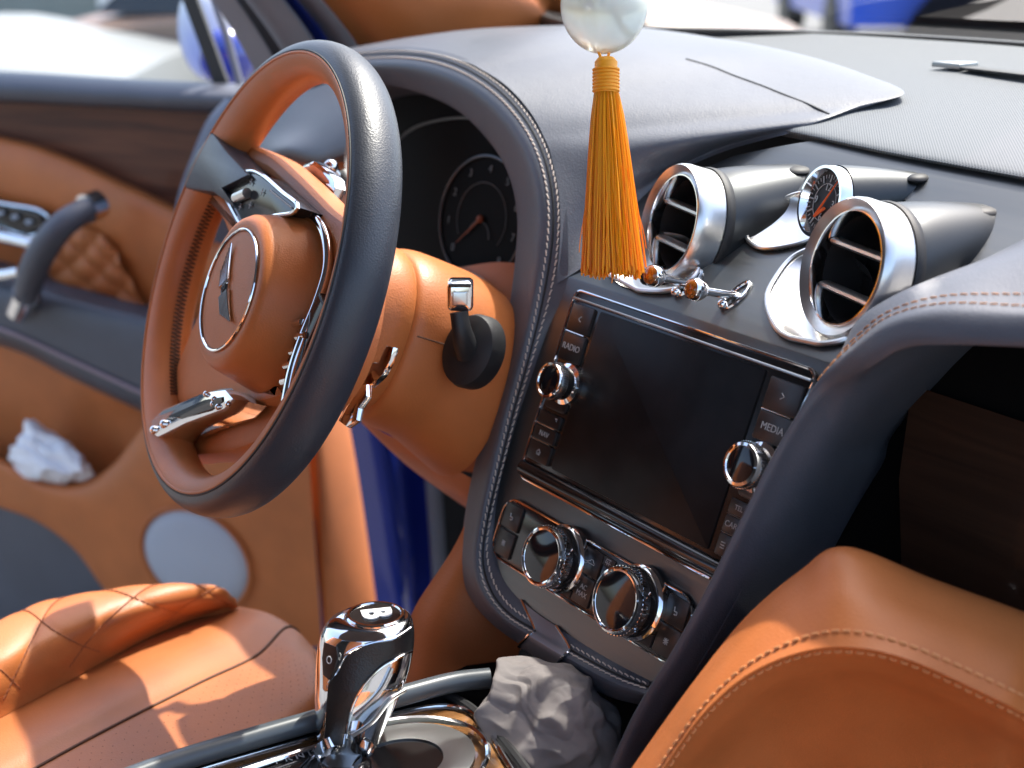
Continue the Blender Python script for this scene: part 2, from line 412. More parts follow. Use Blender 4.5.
# --- hood over the instruments
hs = [(300, 62), (352, 53), (407, 50), (462, 61), (484, 71), (503, 83), (519, 98), (533, 116), (543, 135), (551, 155), (559, 195), (560, 238), (556, 284)]
h_seam = [S(*p, .0045) for p in hs]
hb = [Y(440, 42, .22), Y(490, 35, .26), Y(550, 30, .30), Y(640, 29, .33), Y(740, 42, .36), Z(800, 54, .243), Z(852, 70, .236), Z(895, 92, .2275), (Z(895, 92, .2275) + FAS(800, 131, .0055)) / 2 + V(0, 0, .001), FAS(800, 131, .0055), FAS(716, 152, .003), FAS(648, 190, .003), FAS(586, 268, .002)]
def mixrow(t, bul):
    out = []
    for k, (a, b) in enumerate(zip(h_seam, hb)):
        L = np.linalg.norm(b - a); out.append(a * (1 - t) + b * t + V(0, -.25, 1) * L * (bul * max(0, 1 - max(0, k - 3) / 4)) * 4 * t * (1 - t))
    return out
hb2 = [p + V(0, .03, -.03) if k < 7 else p + V(0.002, .0, -.004) for k, p in enumerate(hb)]
hoodg = loft([h_seam, mixrow(.33, .05), mixrow(.67, .05), hb, hb2], 12, 12)
MB().grid(hoodg).build('instrument_hood', NAVY, dash)
# panel gap on the hood
hs_f = surf(hoodg); gq = [hs_f(x, y, .0002) for x, y in [(686, 59), (710, 66), (735, 76), (760, 85), (785, 95), (808, 104), (829, 114)]]
gq = [p for p in gq if p is not None]
if len(gq) > 2: MB().tube(spline(gq, 40), .0009, 6).build('hood_joint', DARK, dash)

# --- dash top pad with woven mesh
fr = [FAS(740, 119, .004), FAS(800, 130, .004), FAS(900, 150, .004), FAS(1024, 172, .004), FAS(1120, 190, .004)]
bk = [Z(640, 26, .246), Z(760, 31, .248), Z(880, 37, .25), Z(1024, 47, .25), Z(1150, 60, .25)]
fr.append(V(.66, .15, .199)); bk.append(V(.62, .46, .247))
md = [a * .5 + b * .5 + V(0, 0, .002) for a, b in zip(fr, bk)]
lip = [p + V(0, .004, -.012) for p in fr]
padg = loft([lip, fr, md, bk], 10, 10)
MB().grid(padg).build('dash_top_mesh', PADM, dash)
pn = surf(padg)(985, 73)
mb = MB(); mb.plate([(-.02, -.012), (.16, -.006), (.16, .012), (-.02, .010)], 0, .0022, .001, pos=lambda a, b, h: pn + V(a, b - a * .1, h + .002)); mb.build('sensor_slot', DARK, dash)
mb = MB(); mb.plate([(-.05, -.012), (-.022, -.008), (-.022, .018), (-.035, .012)], 0, .005, .002, pos=lambda a, b, h: pn + V(a, b, h + .002)); mb.build('sensor_cap', SATD, dash)

# --- passenger eyebrow + right limb
b_row = [FAS(1150, 205, .003), FAS(1085, 218, .003), FAS(1024, 243, .003), FAS(945, 283, .003), FAS(888, 316, .003), FAS(852, 346, .003)]
c_row = [D(1150, 306, .80), D(1085, 303, .82), D(1024, 301, .845), D(945, 300, .875), D(892, 313, .90), D(860, 336, .92)]
e_row = [D(1150, 352, .79), D(1085, 349, .81), D(1024, 347, .832), D(952, 345, .86), D(908, 348, .882), D(874, 367, .902)]
u_row = [p + V(-.01, .05, .018) for p in e_row]
w_row = [p + V(-.01, .17, .02) for p in e_row]
lim = [(823, 374), (800, 411), (771, 460), (736, 530), (701, 600), (672, 652), (648, 690), (630, 722), (606, 775)]
lie = [(846, 430), (824, 470), (796, 516), (762, 578), (726, 640), (694, 690), (666, 735), (645, 775), (622, 830)]
for p, q in zip(lim, lie):
    c = S(*p, .028); dc = proj(c)[2]; b_row.append(c - SN * .03 + V(.004, 0, 0)); c_row.append(c); e_row.append(D(p[0] + (14 if p[0] == 823 else 11), p[1] + (18 if p[0] == 823 else 7), dc + .001))
    u_row.append(D(*q, dc + .040)); w_row.append(D(q[0] + 60, q[1] - 8, dc + .16))
b_row, c_row, e_row, u_row, w_row = [[r[0] + V(.30, .05, 0)] + r for r in (b_row, c_row, e_row, u_row, w_row)]
m_row = [(a * .5 + b * .5) + (V(0, -.3, 1) * .010 if k < 7 else SN * .006) for k, (a, b) in enumerate(zip(b_row, c_row))]
m2_row = [(a * .5 + b * .5) + (V(0, -.9, .5) * .008 if k < 7 else SN * .005) for k, (a, b) in enumerate(zip(c_row, e_row))]
pasg = loft([b_row, m_row, c_row, m2_row, e_row, u_row, w_row], 8, 6)
MB().grid(pasg).build('passenger_surround', NAVY, dash)
pgn = gnorm(pasg); pgn = pgn * (-1 if pgn[12, 16, 2] < 0 else 1)
st = MB(); stitch_mesh(pasg[11][:60], pgn[11][:60], .0042, .0022, .0004, .0005, mb=st); stitch_mesh(pasg[13][:60], pgn[13][:60], .0042, .0022, .0004, -.0005, mb=st)
st.build('stitching', THT, dash)

# --- passenger recess: dark back wall, walnut panel, vent end
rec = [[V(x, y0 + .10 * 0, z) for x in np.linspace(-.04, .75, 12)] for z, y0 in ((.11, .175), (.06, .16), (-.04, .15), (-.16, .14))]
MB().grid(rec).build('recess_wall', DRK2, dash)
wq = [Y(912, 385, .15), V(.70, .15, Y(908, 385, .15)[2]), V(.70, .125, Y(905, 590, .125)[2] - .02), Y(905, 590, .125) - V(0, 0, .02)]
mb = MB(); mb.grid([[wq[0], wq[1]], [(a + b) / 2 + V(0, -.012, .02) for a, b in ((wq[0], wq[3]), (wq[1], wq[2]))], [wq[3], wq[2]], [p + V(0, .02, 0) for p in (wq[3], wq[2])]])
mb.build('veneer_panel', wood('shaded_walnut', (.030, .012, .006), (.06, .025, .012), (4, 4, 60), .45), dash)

# --- tan knee bolster in front of the passenger
o_px = [(612, 800), (655, 738), (700, 676), (748, 616), (800, 571), (846, 547), (935, 580), (1024, 612), (1110, 645)]
s_px = [(640, 806), (675, 751), (708, 708), (750, 673), (800, 652), (850, 647), (910, 660), (1000, 701), (1090, 746)]
l_px = [(700, 830), (715, 800), (740, 770), (775, 745), (815, 730), (855, 725), (905, 735), (985, 775), (1070, 820)]
o_d = [.95, .95, .95, .945, .93, .91, .90, .885, .87]; s_d = [.90, .895, .885, .875, .86, .845, .835, .825, .81]
kn = [[D(*p, d) for p, d in zip(o_px, o_d)]]
kn.append([D(a[0] * .6 + b[0] * .4, a[1] * .6 + b[1] * .4, d * .6 + e * .4 - .012) for a, b, d, e in zip(o_px, s_px, o_d, s_d)])
kn.append([D(*p, d) for p, d in zip(s_px, s_d)])
low = [[D(*p, d + .004) for p, d in zip(s_px, s_d)], [D(p[0] + .25 * (q[0] - p[0]), p[1] + .25 * (q[1] - p[1]), d + .035) for p, q, d in zip(s_px, l_px, s_d)], [D(*p, d + .10) for p, d in zip(l_px, s_d)], [D(p[0], p[1] + 230, d + .20) for p, d in zip(l_px, s_d)]]
kbk = [p + V(-.006, .05, -.035) if k < 5 else p + V(0, .03, -.06) for k, p in enumerate(kn[0])]
kbk.append(kbk[-1] + V(.28, .02, 0)); kn = [r + [r[-1] + V(.28, .02, 0)] for r in kn]; low = [r + [r[-1] + V(.28, .02, 0)] for r in low]
kg = loft([kbk] + kn, 8, 8); MB().grid(kg).build('knee_bolster', TAN, dash)
lg = loft(low, 8, 8); MB().grid(lg).build('glovebox_lid', TAN, dash)
kgn = gnorm(kg); kgn *= (-1 if np.dot(kgn[-4, 40], CF) > 0 else 1)
lgn = gnorm(lg); lgn *= (-1 if np.dot(lgn[3, 40], CF) > 0 else 1)
st = MB(); stitch_mesh(kg[-3], kgn[-3], .0036, .003, .0009, .0, mb=st); stitch_mesh(lg[2], lgn[2], .0036, .003, .0008, .0, mb=st)
st.build('stitching', THT, dash)
# underside behind stack bottom
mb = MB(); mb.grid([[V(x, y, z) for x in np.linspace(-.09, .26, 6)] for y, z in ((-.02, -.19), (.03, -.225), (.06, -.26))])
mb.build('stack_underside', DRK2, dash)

# --- round air vents
def ellipse_px(cx, cy, a, b, rot, n=48):
    out = []
    for t in np.linspace(0, 2 * math.pi, n, endpoint=False):
        x, y = a * math.cos(t), b * math.sin(t); out.append((cx + x * math.cos(rot) - y * math.sin(rot), cy + x * math.sin(rot) + y * math.cos(rot)))
    return out
VY = rad(-15); VX = V(math.cos(VY), math.sin(VY), 0); VN = unit(V(math.sin(VY) * math.cos(rad(15)), -math.cos(VY) * math.cos(rad(15)), math.sin(rad(15)))); VU = np.cross(VN, VX)
def inpoly(x, y, P):
    c = False
    for i in range(len(P)):
        (x1, y1), (x2, y2) = P[i], P[i - 1]
        if (y1 > y) != (y2 > y) and x < (x2 - x1) * (y - y1) / (y2 - y1) + x1: c = not c
    return c
HOLES = []; BOWLS = []
def in_hole(P):
    return False
def bowl_mesh(px, mt, rim_r, parent, name):
    c, r, hx = HOLES[-1]; O = [FAS(*p, .0) for p in px]; n = len(O); K = 10
    BOWLS.append([tuple(q) for q in px]); dist = lambda P: np.linalg.norm((P - c) - hx * np.dot(P - c, hx))
    m = sum(O) / n; cen = min((c + hx * t for t in np.linspace(0, .1, 200)), key=lambda q: abs(q[2] - np.interp(q[1], PY, PZ))); I = []
    for P in O:
        if dist(P) <= r * .80: I.append(P); continue
        lo, hi = 0.0, 1.0
        for _ in range(30):
            t = (lo + hi) / 2; q = P + (cen - P) * t
            if dist(q) > r * .80: lo = t
            else: hi = t
        I.append(P + (cen - P) * lo)
    mb = MB()
    mb.grid([[P + (Q - P) * t + fas_n(P[1]) * (.0016 - .0125 * math.sin(min(1, t * 1.5) * math.pi * .5)) for P, Q in zip(O, I)] for t in np.linspace(0, 1, K)], cu=True)
    mb.build(name, mt, parent)
    Q = [P + fas_n(P[1]) * .0026 for P in O if dist(P) > r * .98]
    i0 = max(range(len(Q)), key=lambda i: np.linalg.norm(Q[i] - Q[i - 1])); Q = Q[i0:] + Q[:i0]
    mb = MB(); mb.tube(Q, rim_r, 8); mb.build('bowl_rim', mt, parent)
def fairing(mb, c, R, tip, n0, mi=0):
    rows = []; end = tip - V(0, -.2, 1) * R * .50
    for t in np.linspace(0, 1.25, 20):
        ctr = c * (1 - t) + end * t; r = R * (1 - .40 * min(t, 1.2) ** 1.2)
        rows.append([ctr + VX * r * math.cos(a) + (VU * (1 - t) + V(0, .1, .99) * t) * r * math.sin(a) for a in np.linspace(0, 2 * math.pi, 48, endpoint=False)])
    return mb.grid(rows, mi, cu=True)
def air_vent(px, py, y, R, tip_px, bowl):
    c = Y(px, py, y)
    vent = MB()
    vent.lathe([(R * .97, -.030), (R * .985, .006), (R * .995, .012), (R * .985, .0165), (R * .95, .0195), (R * .86, .0165), (R * .82, .0145)], c - VN * .014, VN, 64, ref=VU)
    root = vent.build('air_vent', SAT, dash)
    mb = MB(); mb.lathe([(R * .82, .0145), (R * .805, .0165), (R * .785, .0165), (R * .77, .0135), (R * .765, .006)], c - VN * .014, VN, 64, ref=VU); mb.build('vent_bezel', CHR, root)
    mb = MB(); mb.lathe([(R * .765, .006), (R * .74, -.03)], c - VN * .014, VN, 48, ref=VU); mb.disc(c - VN * .042, VN, R * .75, ref=VU); mb.build('vent_throat', DARK, root)
    for dy in (.27, -.36):
        hw = math.sqrt(.75 ** 2 - dy ** 2) * R * .985
        mb = MB(); P = [c + VX * hw * t + VU * dy * R - VN * .012 for t in np.linspace(-1, 1, 5)]
        mb.tube(P, .0034, 10, up=VU, sx=2.4); mb.build('slat', SAT, root)
    tip = FAS(*tip_px, .002)
    mb = MB(); fairing(mb, c - VN * .026, R * 1.0, tip, VN); mb.build('vent_fairing', FAIR, root)
    mb = MB(); mb.lathe([(R * 1.0, -.027), (R * 1.02, -.024), (R * 1.02, -.021), (R, -.019)], c, VN, 56, ref=VU); mb.build('shadow_gap', DARK, root)
    HOLES.append((c, R, unit(tip - V(0, -.2, 1) * R * .50 - c))); bowl_mesh(bowl, SAT, .0022, root, 'vent_bowl')
    # small dark notch where the fairing meets the fascia
    mb = MB(); mb.ball(FAS(tip_px[0] + 9, tip_px[1] - 2, .000), (.011, .013, .004), 0, 16, 8); mb.build('fairing_notch', DARK, root)
    return root
air_vent(674, 223, .074, .0485, (790, 173), spline([(612, 262, 0), (622, 245, 0), (640, 235, 0), (690, 240, 0), (700, 270, 0), (680, 290, 0), (640, 292, 0), (618, 284, 0), (609, 272, 0)], 60, True)[:, :2])
air_vent(847, 268, .068, .0505, (974, 214), spline([(768, 302, 0), (776, 282, 0), (797, 258, 0), (830, 250, 0), (868, 270, 0), (874, 300, 0), (862, 333, 0), (835, 345, 0), (805, 344, 0), (780, 333, 0)], 60, True)[:, :2])

# --- analogue clock
cc = Y(823, 202, .125); CRd = .0285
mb = MB(); mb.lathe([(CRd, -.05), (CRd, 0), (CRd * .96, .004), (CRd * .88, .004), (CRd * .80, -.002)], cc, VN, 48, ref=VU); ck = mb.build('clock', CHR, dash)
mb = MB(); mb.disc(cc - VN * .002, VN, CRd * .8, ref=VU); dial = mb.build('clock_dial', DARK, ck)
mb = MB()
for k in range(36):
    a = 2 * math.pi * k / 36; d = VX * math.cos(a) + VU * math.sin(a); L = .2 if k % 3 == 0 else .1
    mb.tube([cc - VN * .0012 + d * CRd * .74, cc - VN * .0012 + d * CRd * (.74 - L)], .0004 if k % 3 else .0006, 4)
for k in range(40):
    a0 = 2 * math.pi * k / 40; 
mb.tube([cc - VN * .0012 + (VX * math.cos(t) + VU * math.sin(t)) * CRd * .5 for t in np.linspace(0, 2 * math.pi, 40, endpoint=False)], .0003, 4, closed=True)
for tx, a in (('12', 90), ('3', 0), ('6', -90), ('9', 180)):
    mb.text(tx, .008, cc - VN * .001 + (VX * math.cos(rad(a)) + VU * math.sin(rad(a))) * CRd * .40, VX, VU)
mb.build('clock_numerals', WHT, ck)
mb = MB(); mb.tube([cc - VX * .006 - VU * .012, cc + VX * .011 + VU * .018], [.0011, .0004], 6); mb.tube([cc - VX * .006 - VU * .012, cc + VX * .004 - VU * .004], .0012, 6); mb.build('clock_hand', RED, ck)
mb = MB(); fairing(mb, cc - VN * .006, CRd * 1.03, FAS(908, 178, .002), VN); mb.build('clock_fairing', FAIR, ck)
HOLES.append((cc, CRd, unit(FAS(908, 178, .002) - V(0, -.2, 1) * CRd * .5 - cc))); bowl_mesh(spline([(748, 240, 0), (755, 228, 0), (775, 208, 0), (800, 196, 0), (828, 200, 0), (835, 225, 0), (815, 240, 0), (790, 248, 0), (760, 250, 0)], 60, True)[:, :2], SAT, .0018, ck, 'clock_bowl')
mb = MB(); mb.ball(FAS(919, 179, 0), (.008, .011, .004), 0, 16, 8); mb.build('fairing_notch', DARK, ck)

# fascia skin, opened where the vent and clock barrels pass through it
fy = np.concatenate([np.linspace(-.0645, .0315, 10), np.linspace(.0315, .203, 130)[1:]])
g = np.array([[V(xl(y) + (xr(y) - xl(y)) * t, y, np.interp(y, PY, PZ)) for t in np.linspace(0, 1, 240)] for y in fy])
mb = MB(); vi = {}
for j in range(g.shape[0] - 1):
    for i in range(g.shape[1] - 1):
        c = (g[j, i] + g[j + 1, i + 1]) / 2; hole = False
        for hcn, hr, hx in HOLES:
            dv = c - hcn; hh = np.dot(dv, hx)
            if abs(hh) < .055 and np.linalg.norm(dv - hx * hh) < hr * .90: hole = True
        if not hole and c[1] > .03:
            x_, y_, _d = proj(c); hole = any(inpoly(x_, y_, B_) for B_ in BOWLS)
        if hole: continue
        q = []
        for jj, ii in ((j, i), (j, i + 1), (j + 1, i + 1), (j + 1, i)):
            if (jj, ii) not in vi: vi[(jj, ii)] = len(mb.v); mb.v.append(tuple(g[jj, ii]))
            q.append(vi[(jj, ii)])
        mb.f.append(tuple(q)); mb.m.append(0)
mb.build('centre_fascia', FASM, dash)

# --- organ stops; orange reflection in the chrome knobs is built as amber tips
for (kx, ky), (bx, by) in (((651, 275), (690, 284)), ((692, 289), (737, 296))):
    B = FAS(bx, by, 0); L = .043
    K = S(kx, ky, np.dot(B, SN) + L)
    ax = unit(K - B)
    mb = MB(); mb.tube([B - ax * .005, K], .0033, 14)
    mb.lathe([(.002, -.012), (.0065, -.010), (.0085, -.006), (.0088, -.002), (.0075, .001)], K, ax, 32); rod = mb.build('organ_stop', CHR, dash)
    mb = MB(); mb.lathe([(.0075, .001), (.006, .003), (.003, .004), (.0, .0042)], K, ax, 10); mb.build('amber_reflection', AMB, rod)
    nB = fas_n(B[1]); t2 = unit(np.cross(nB, EX))
    mb = MB(); mb.tube([B + nB * .001 + (EX * .006 * math.cos(t) + t2 * .014 * math.sin(t)) for t in np.linspace(0, 2 * math.pi, 32, endpoint=False)], .0018, 8, closed=True); mb.build('escutcheon', CHR, rod)
    mb = MB(); mb.ball(B - t2 * .013 * (1 if t2[2] > 0 else -1) + nB * .003 - EX * .002, .0042, 0, 14, 8); mb.build('crystal_stud', CHR, rod)

# --- infotainment unit
IO = [(x - (.026 * np.clip((.03 - y) / .113, 0, 1) if x > 0 else 0), y) for x, y in rr(-.139, -.083, .131, .081, .008)]
mb = MB(); mb.plate(IO, -.004, .004, .0015)
info = mb.build('infotainment_unit', BLK, dash)
mb = MB(); mb.tube([Sp(a * .997, b * .997, .0042) for a, b in IO], .0011, 8, closed=True); mb.build('chrome_frame', CHR, info)
mb = MB(); mb.tube([Sp(-.137, -.0745, .003), Sp(.104, -.0745, .003)], .0068, 20); mb.build('lower_bar', BLK, info)
mb = MB(); mb.tube([Sp(-.137, .0735, .0052), Sp(.129, .0735, .0052)], .0012, 8); mb.build('upper_bar', SATD, info)
mb = MB(); mb.plate(rr(-.1005, -.0645, .0875, .0700, .002), .003, .0055, .0006); mb.build('display', SCR, info)
def button(x0, y0, x1, y1, txt=None, size=.006, par=None, draw=None, h=.0062):
    mb = MB(); mb.plate(rr(x0, y0, x1, y1, .0012, 3), .002, h, .0006)
    c = Sp((x0 + x1) / 2, (y0 + y1) / 2, h + .0003)
    if txt: mb.text(txt, size, c, EX, SU, 1)
    if draw: draw(mb, (x0 + x1) / 2, (y0 + y1) / 2, h + .0003)
    return mb.build('button', [BTN, WHT], par)
def poly_icon(lines, r=.00035):
    def f(mb, cx, cy, h):
        for L in lines: mb.tube([Sp(cx + a * .001, cy + b * .001, h) for a, b in L], r, 5, 1)
    return f
arrL = poly_icon([[(1.6, 2.2), (-1.4, 0), (1.6, -2.2)]], .0005); arrR = poly_icon([[(-1.6, 2.2), (1.4, 0), (-1.6, -2.2)]], .0005)
home = poly_icon([[(-2.4, 0), (0, 2.4), (2.4, 0)], [(-1.8, -.2), (-1.8, -2.2), (1.8, -2.2), (1.8, -.2)], [(0, -2), (0, -.5)]])
tri = poly_icon([[(2, 1), (4, 1), (4, -1), (2, 1)]])
LX0, LX1 = -.1345, -.1065
button(LX0, .047, LX1, .070, par=info, draw=arrL)
button(LX0, .0225, LX1, .0455, 'RADIO', .0074, par=info)
button(LX0, -.0335, LX1, -.0225, par=info, draw=poly_icon([[(8, 3), (10.5, 3), (10.5, .5), (8, 3)]]))
button(LX0, -.047, LX1, -.0350, 'NAV', .0062, par=info)
button(LX0, -.0645, LX1, -.0485, par=info, draw=home)
RX0, RX1 = .0945, .1265
button(RX0, .045, RX1, .068, par=info, draw=arrR)
button(RX0, .0225, RX1, .0435, 'MEDIA', .0074, par=info)
button(RX0, -.0335, .1145, -.0225, 'TEL', .005, par=info)
button(RX0, -.047, .110, -.0350, 'CAR', .0062, par=info)
button(RX0, -.0645, .107, -.0485, par=info, draw=poly_icon([[(-2, 2), (2, 2)], [(-2, 0), (2, 0)], [(-2, -2), (2, -2)]]))
for yy, xa, xb in ((.0462, LX0, LX1), (-.0342, LX0, LX1), (-.0477, LX0, LX1), (.0442, RX0, RX1), (-.0342, RX0, .1145), (-.0477, RX0, .110)):
    mb = MB(); mb.tube([Sp(xa, yy, .0058), Sp(xb - .004, yy, .0058)], .0004, 5); mb.build('divider', CHR, info)
def knob(px, py, R, off, par, big=False):
    c = S(px, py, off); mb = MB()
    a, b = np.dot(c, EX), np.dot(c, SU); o = Sp(a, b, 0)
    if big:
        prof = [(R * 1.12, .004), (R * 1.12, off * .30), (R * 1.02, off * .36), (R * .98, off * .42), (R * .98, off * .60), (R * 1.0, off * .66), (R, off * .9), (R * .96, off), (R * .90, off * 1.02), (R * .84, off * 1.0), (R * .83, off * .985)]
        mis = [0, 0, 1, 1, 0, 0, 0, 0, 0, 0]
    else:
        prof = [(R * 1.10, .003), (R * 1.10, off * .34), (R * .88, off * .40), (R * .88, off * .62), (R, off * .68), (R, off * .92), (R * .93, off), (R * .80, off * 1.02), (R * .76, off * .985)]
        mis = [0, 0, 1, 0, 0, 0, 0, 0]
    mb.lathe(prof, o, SN, 48, ref=SU, mis=mis)
    k = mb.build('knob', [CHR, BLK, RUB], par)
    rl = prof[-1][0]
    mb = MB(); mb.lathe([(rl, prof[-1][1]), (rl * .7, prof[-1][1] + .0008), (0, prof[-1][1] + .0014)], o, SN, 40, ref=SU); mb.build('knob_face', KNF, None); f = bpy.context.scene.collection.objects[-1]
    # face belongs to the knob mesh: join as a material of the same object is not needed, keep as sibling sub-part
    f.parent = par
    mb = MB()
    nr = 48
    for i in range(nr):
        t = 2 * math.pi * i / nr; d = EX * math.cos(t) + SU * math.sin(t); rr_ = R * (.995 if not big else .99)
        mb.tube([o + d * rr_ + SN * off * .70, o + d * rr_ + SN * off * .88], R * .035, 5)
    kk = mb.build('knob_knurl', CHR, par)
    return k
knob(548, 380, .0155, .028, info); knob(740, 464, .0165, .028, info)
for kx in (-.1205, .1105):
    mb = MB(); mb.plate(rr(kx - .013, -.0195, kx + .016, .0195, .004), .002, .006, .0015); mb.build('knob_base', BTN, info)

# --- climate panel
mb = MB(); mb.plate(rr(-.146, -.1545, .092, -.1025, .016, 8), -.004, .003, .001)
clim = mb.build('climate_panel', BLK, dash)
mb = MB(); mb.tube([Sp(a, b, .0032) for a, b in rr(-.146, -.1545, .092, -.1025, .016, 8)], .0010, 8, closed=True); mb.build('chrome_frame', CHR, clim)
seat_i = poly_icon([[(-1.8, 3), (-1.2, 0), (1.8, -.4), (1.8, -2.4)], [(-.6, -2.4), (1.0, -2.4)]], .0006)
fan_i = poly_icon([[(-2, -2), (2, 2)], [(-2, 2), (2, -2)], [(0, 2.4), (0, -2.4)], [(-2.4, 0), (2.4, 0)]], .0005)
car_i = poly_icon([[(-4, -1), (-3.4, .6), (-1.6, 1), (-.6, 2.4), (1.6, 2.4), (2.6, .8), (4, .4), (4, -1), (-4, -1)]])
def_i = poly_icon([[(-3, -1), (-2.4, 2), (2.4, 2), (3, -1), (-3, -1)], [(-1, -2.4), (-1, 1)], [(1, -2.4), (1, 1)]])
B = [(-.142, -.1275, -.119, -.106, None, seat_i), (-.142, -.151, -.119, -.129, None, fan_i), (-.056, -.127, -.0345, -.106, None, None),
     (-.033, -.127, -.012, -.106, None, car_i), (-.056, -.151, -.0345, -.1285, 'AC', None), (-.033, -.151, -.012, -.1285, 'AC\nMAX', None),
     (.040, -.127, .063, -.106, None, None), (.065, -.127, .088, -.106, None, seat_i), (.040, -.151, .063, -.1285, None, poly_icon([[(-2, 2), (-1, -2), (1.5, -2.4)], [(2, 2), (2, 1.4)], [(2, 0), (2, -.6)], [(3.4, 1), (3.4, .4)]], .0006)), (.065, -.151, .088, -.1285, None, fan_i),
     (-.011, -.113, .002, -.106, None, def_i)]
for x0, y0, x1, y1, t, d in B: button(x0, y0, x1, y1, t, .0058, clim, d, .0045)
knob(541, 556, .0245, .030, clim, True); knob(615, 600, .0255, .030, clim, True)

# --- instrument cluster
cl_c = Y(480, 218, .155)
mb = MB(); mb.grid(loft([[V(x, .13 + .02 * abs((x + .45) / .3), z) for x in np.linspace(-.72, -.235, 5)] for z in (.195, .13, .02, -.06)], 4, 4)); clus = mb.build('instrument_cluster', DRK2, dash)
GN = unit(V(.12, -.97, .22)); GU = unit(V(0, .22, .97)); GU = unit(GU - GN * np.dot(GU, GN)); GX = np.cross(GU, GN)
gc = Y(481, 219, .105); gR = .063
mb = MB(); mb.tube([gc + (GX * math.cos(t) + GU * math.sin(t)) * gR for t in np.linspace(0, 2 * math.pi, 64, endpoint=False)], .0014, 8, closed=True); mb.build('gauge_ring', mat('dim_ring', (.12, .12, .125), .35, metal=.8), clus)
mb = MB(); mb.disc(gc - GN * .002, GN, gR, 48, ref=GU); mb.build('gauge_face', DRK2, clus)
mb = MB()
for k in range(9):
    a = rad(225 - 270 * k / 8); mb.text(str(k), .011, gc - GN * .0008 + (GX * math.cos(a) + GU * math.sin(a)) * gR * .80, GX, GU, 0)
mb.tube([gc + (GX * math.cos(t) + GU * math.sin(t)) * gR * .58 for t in np.linspace(-.6, math.pi + .6, 40)], .0004, 5)
mb.tube([gc - GU * .018 + (GX * math.cos(t) + GU * math.sin(t)) * gR * .25 for t in np.linspace(0, math.pi, 20)], .0005, 5)
mb.build('gauge_numerals', mat('gauge_grey', (.11, .11, .11), .5), clus)
mb = MB(); mb.tube([gc + GN * .001, gc - GX * .030 - GU * .030 + GN * .001], [.0014, .0005], 6); mb.ball(gc + GN * .001, .004); mb.build('gauge_needle', mat('dim_needle', (.22, .05, .015), .5), clus)
mb = MB(); mb.tube(spline([S(392, 146, -.05), S(412, 129, -.05), S(440, 120, -.05), S(470, 118, -.05), S(498, 126, -.05)], 40), .0017, 6); mb.build('cowl_trim', SATD, clus)
mb = MB(); mb.tube(spline([Y(436, 264, .06), Y(462, 271, .06), Y(480, 279, .06), Y(494, 294, .06), Y(497, 310, .06)], 30), .0024, 8); mb.build('lower_trim', SATD, clus)
mb = MB(); mb.grid(loft([[Y(425, 262, .065), Y(462, 272, .065), Y(482, 281, .065), Y(500, 300, .065)], [Y(420, 300, .055), Y(455, 330, .055), Y(480, 340, .055), Y(505, 345, .055)]], 4, 3)); mb.build('lower_cowl', DRK2, clus)
# tan driver-side lower panel behind the wheel column and footwell side
low = [[D(330, 395, 1.38), D(370, 425, 1.36), D(430, 455, 1.33), D(475, 480, 1.30), D(520, 500, 1.27)],
       [D(345, 405, 1.40), D(385, 445, 1.38), D(430, 475, 1.36), D(480, 510, 1.33), D(525, 530, 1.30)],
       [D(352, 408, 1.44), D(395, 455, 1.43), D(440, 490, 1.42), D(500, 530, 1.40), D(530, 545, 1.38)]]
MB().grid(loft(low, 6, 6)).build('lower_panel', TAN, dash)
cp_ = loft([[D(455, 268, 1.40), D(500, 262, 1.36), D(545, 268, 1.33)], [D(452, 360, 1.38), D(495, 360, 1.34), D(545, 360, 1.31)], [D(455, 470, 1.40), D(490, 475, 1.36), D(540, 480, 1.32)]], 6, 6)
MB().grid(cp_).build('column_surround', TAN, dash)
ft = [[D(474, 505, 1.25), D(452, 550, 1.25), D(415, 607, 1.26), D(400, 650, 1.27), D(385, 710, 1.28)],
      [D(500, 510, 1.235), D(480, 560, 1.235), D(450, 620, 1.24), D(438, 660, 1.245), D(425, 715, 1.25)],
      [D(560, 560, 1.24), D(545, 600, 1.24), D(520, 650, 1.245), D(510, 690, 1.25), D(500, 730, 1.26)]]
MB().grid(loft(ft, 6, 6)).build('footwell_panel', TAN, dash)
#SECTION2
# ================================================================ STEERING WHEEL
WY, WT = rad(-6.05), rad(22.7)
WN = V(math.sin(WY) * math.cos(WT), -math.cos(WY) * math.cos(WT), math.sin(WT)); WR = V(math.cos(WY), math.sin(WY), 0); WU = np.cross(WN, WR)
WC = D(258.2, 277, 1.18)
def WP(x, y, o=0): return PL(x, y, WC + WN * o, WN)
def W2(x, y, o=0):
    p = WP(x, y, o) - WC; return (np.dot(p, WR), np.dot(p, WU))
def Wp(a, b, o=0): return WC + WR * a + WU * b + WN * o
wheel = thing('steering_wheel', 'tan and navy leather steering wheel with winged round badge on its hub', 'steering wheel', WC)
RW, RA, RB = .187, .0150, .0215
def gauss(a, c, s): d = (a - c + 180) % 360 - 180; return math.exp(-(d / s) ** 2)
def rim_sec(ang, b):
    inn = max(0, -math.cos(b))
    ex = (.004 + .013 * gauss(ang, 148, 26) + .004 * gauss(ang, -128, 22) + .008 * gauss(ang, -25, 25)) * inn ** 1.2
    rr_ = RW + RA * math.cos(b) - ex; a = rad(ang)
    return Wp(rr_ * math.cos(a), rr_ * math.sin(a), RB * math.sin(b))
AN = np.linspace(0, 360, 181)[:-1]
MB().grid([[rim_sec(a, b) for b in np.linspace(-math.pi / 2, math.pi / 2, 15)] for a in AN], cv=True).build('outer_rim', NAVYW, wheel)
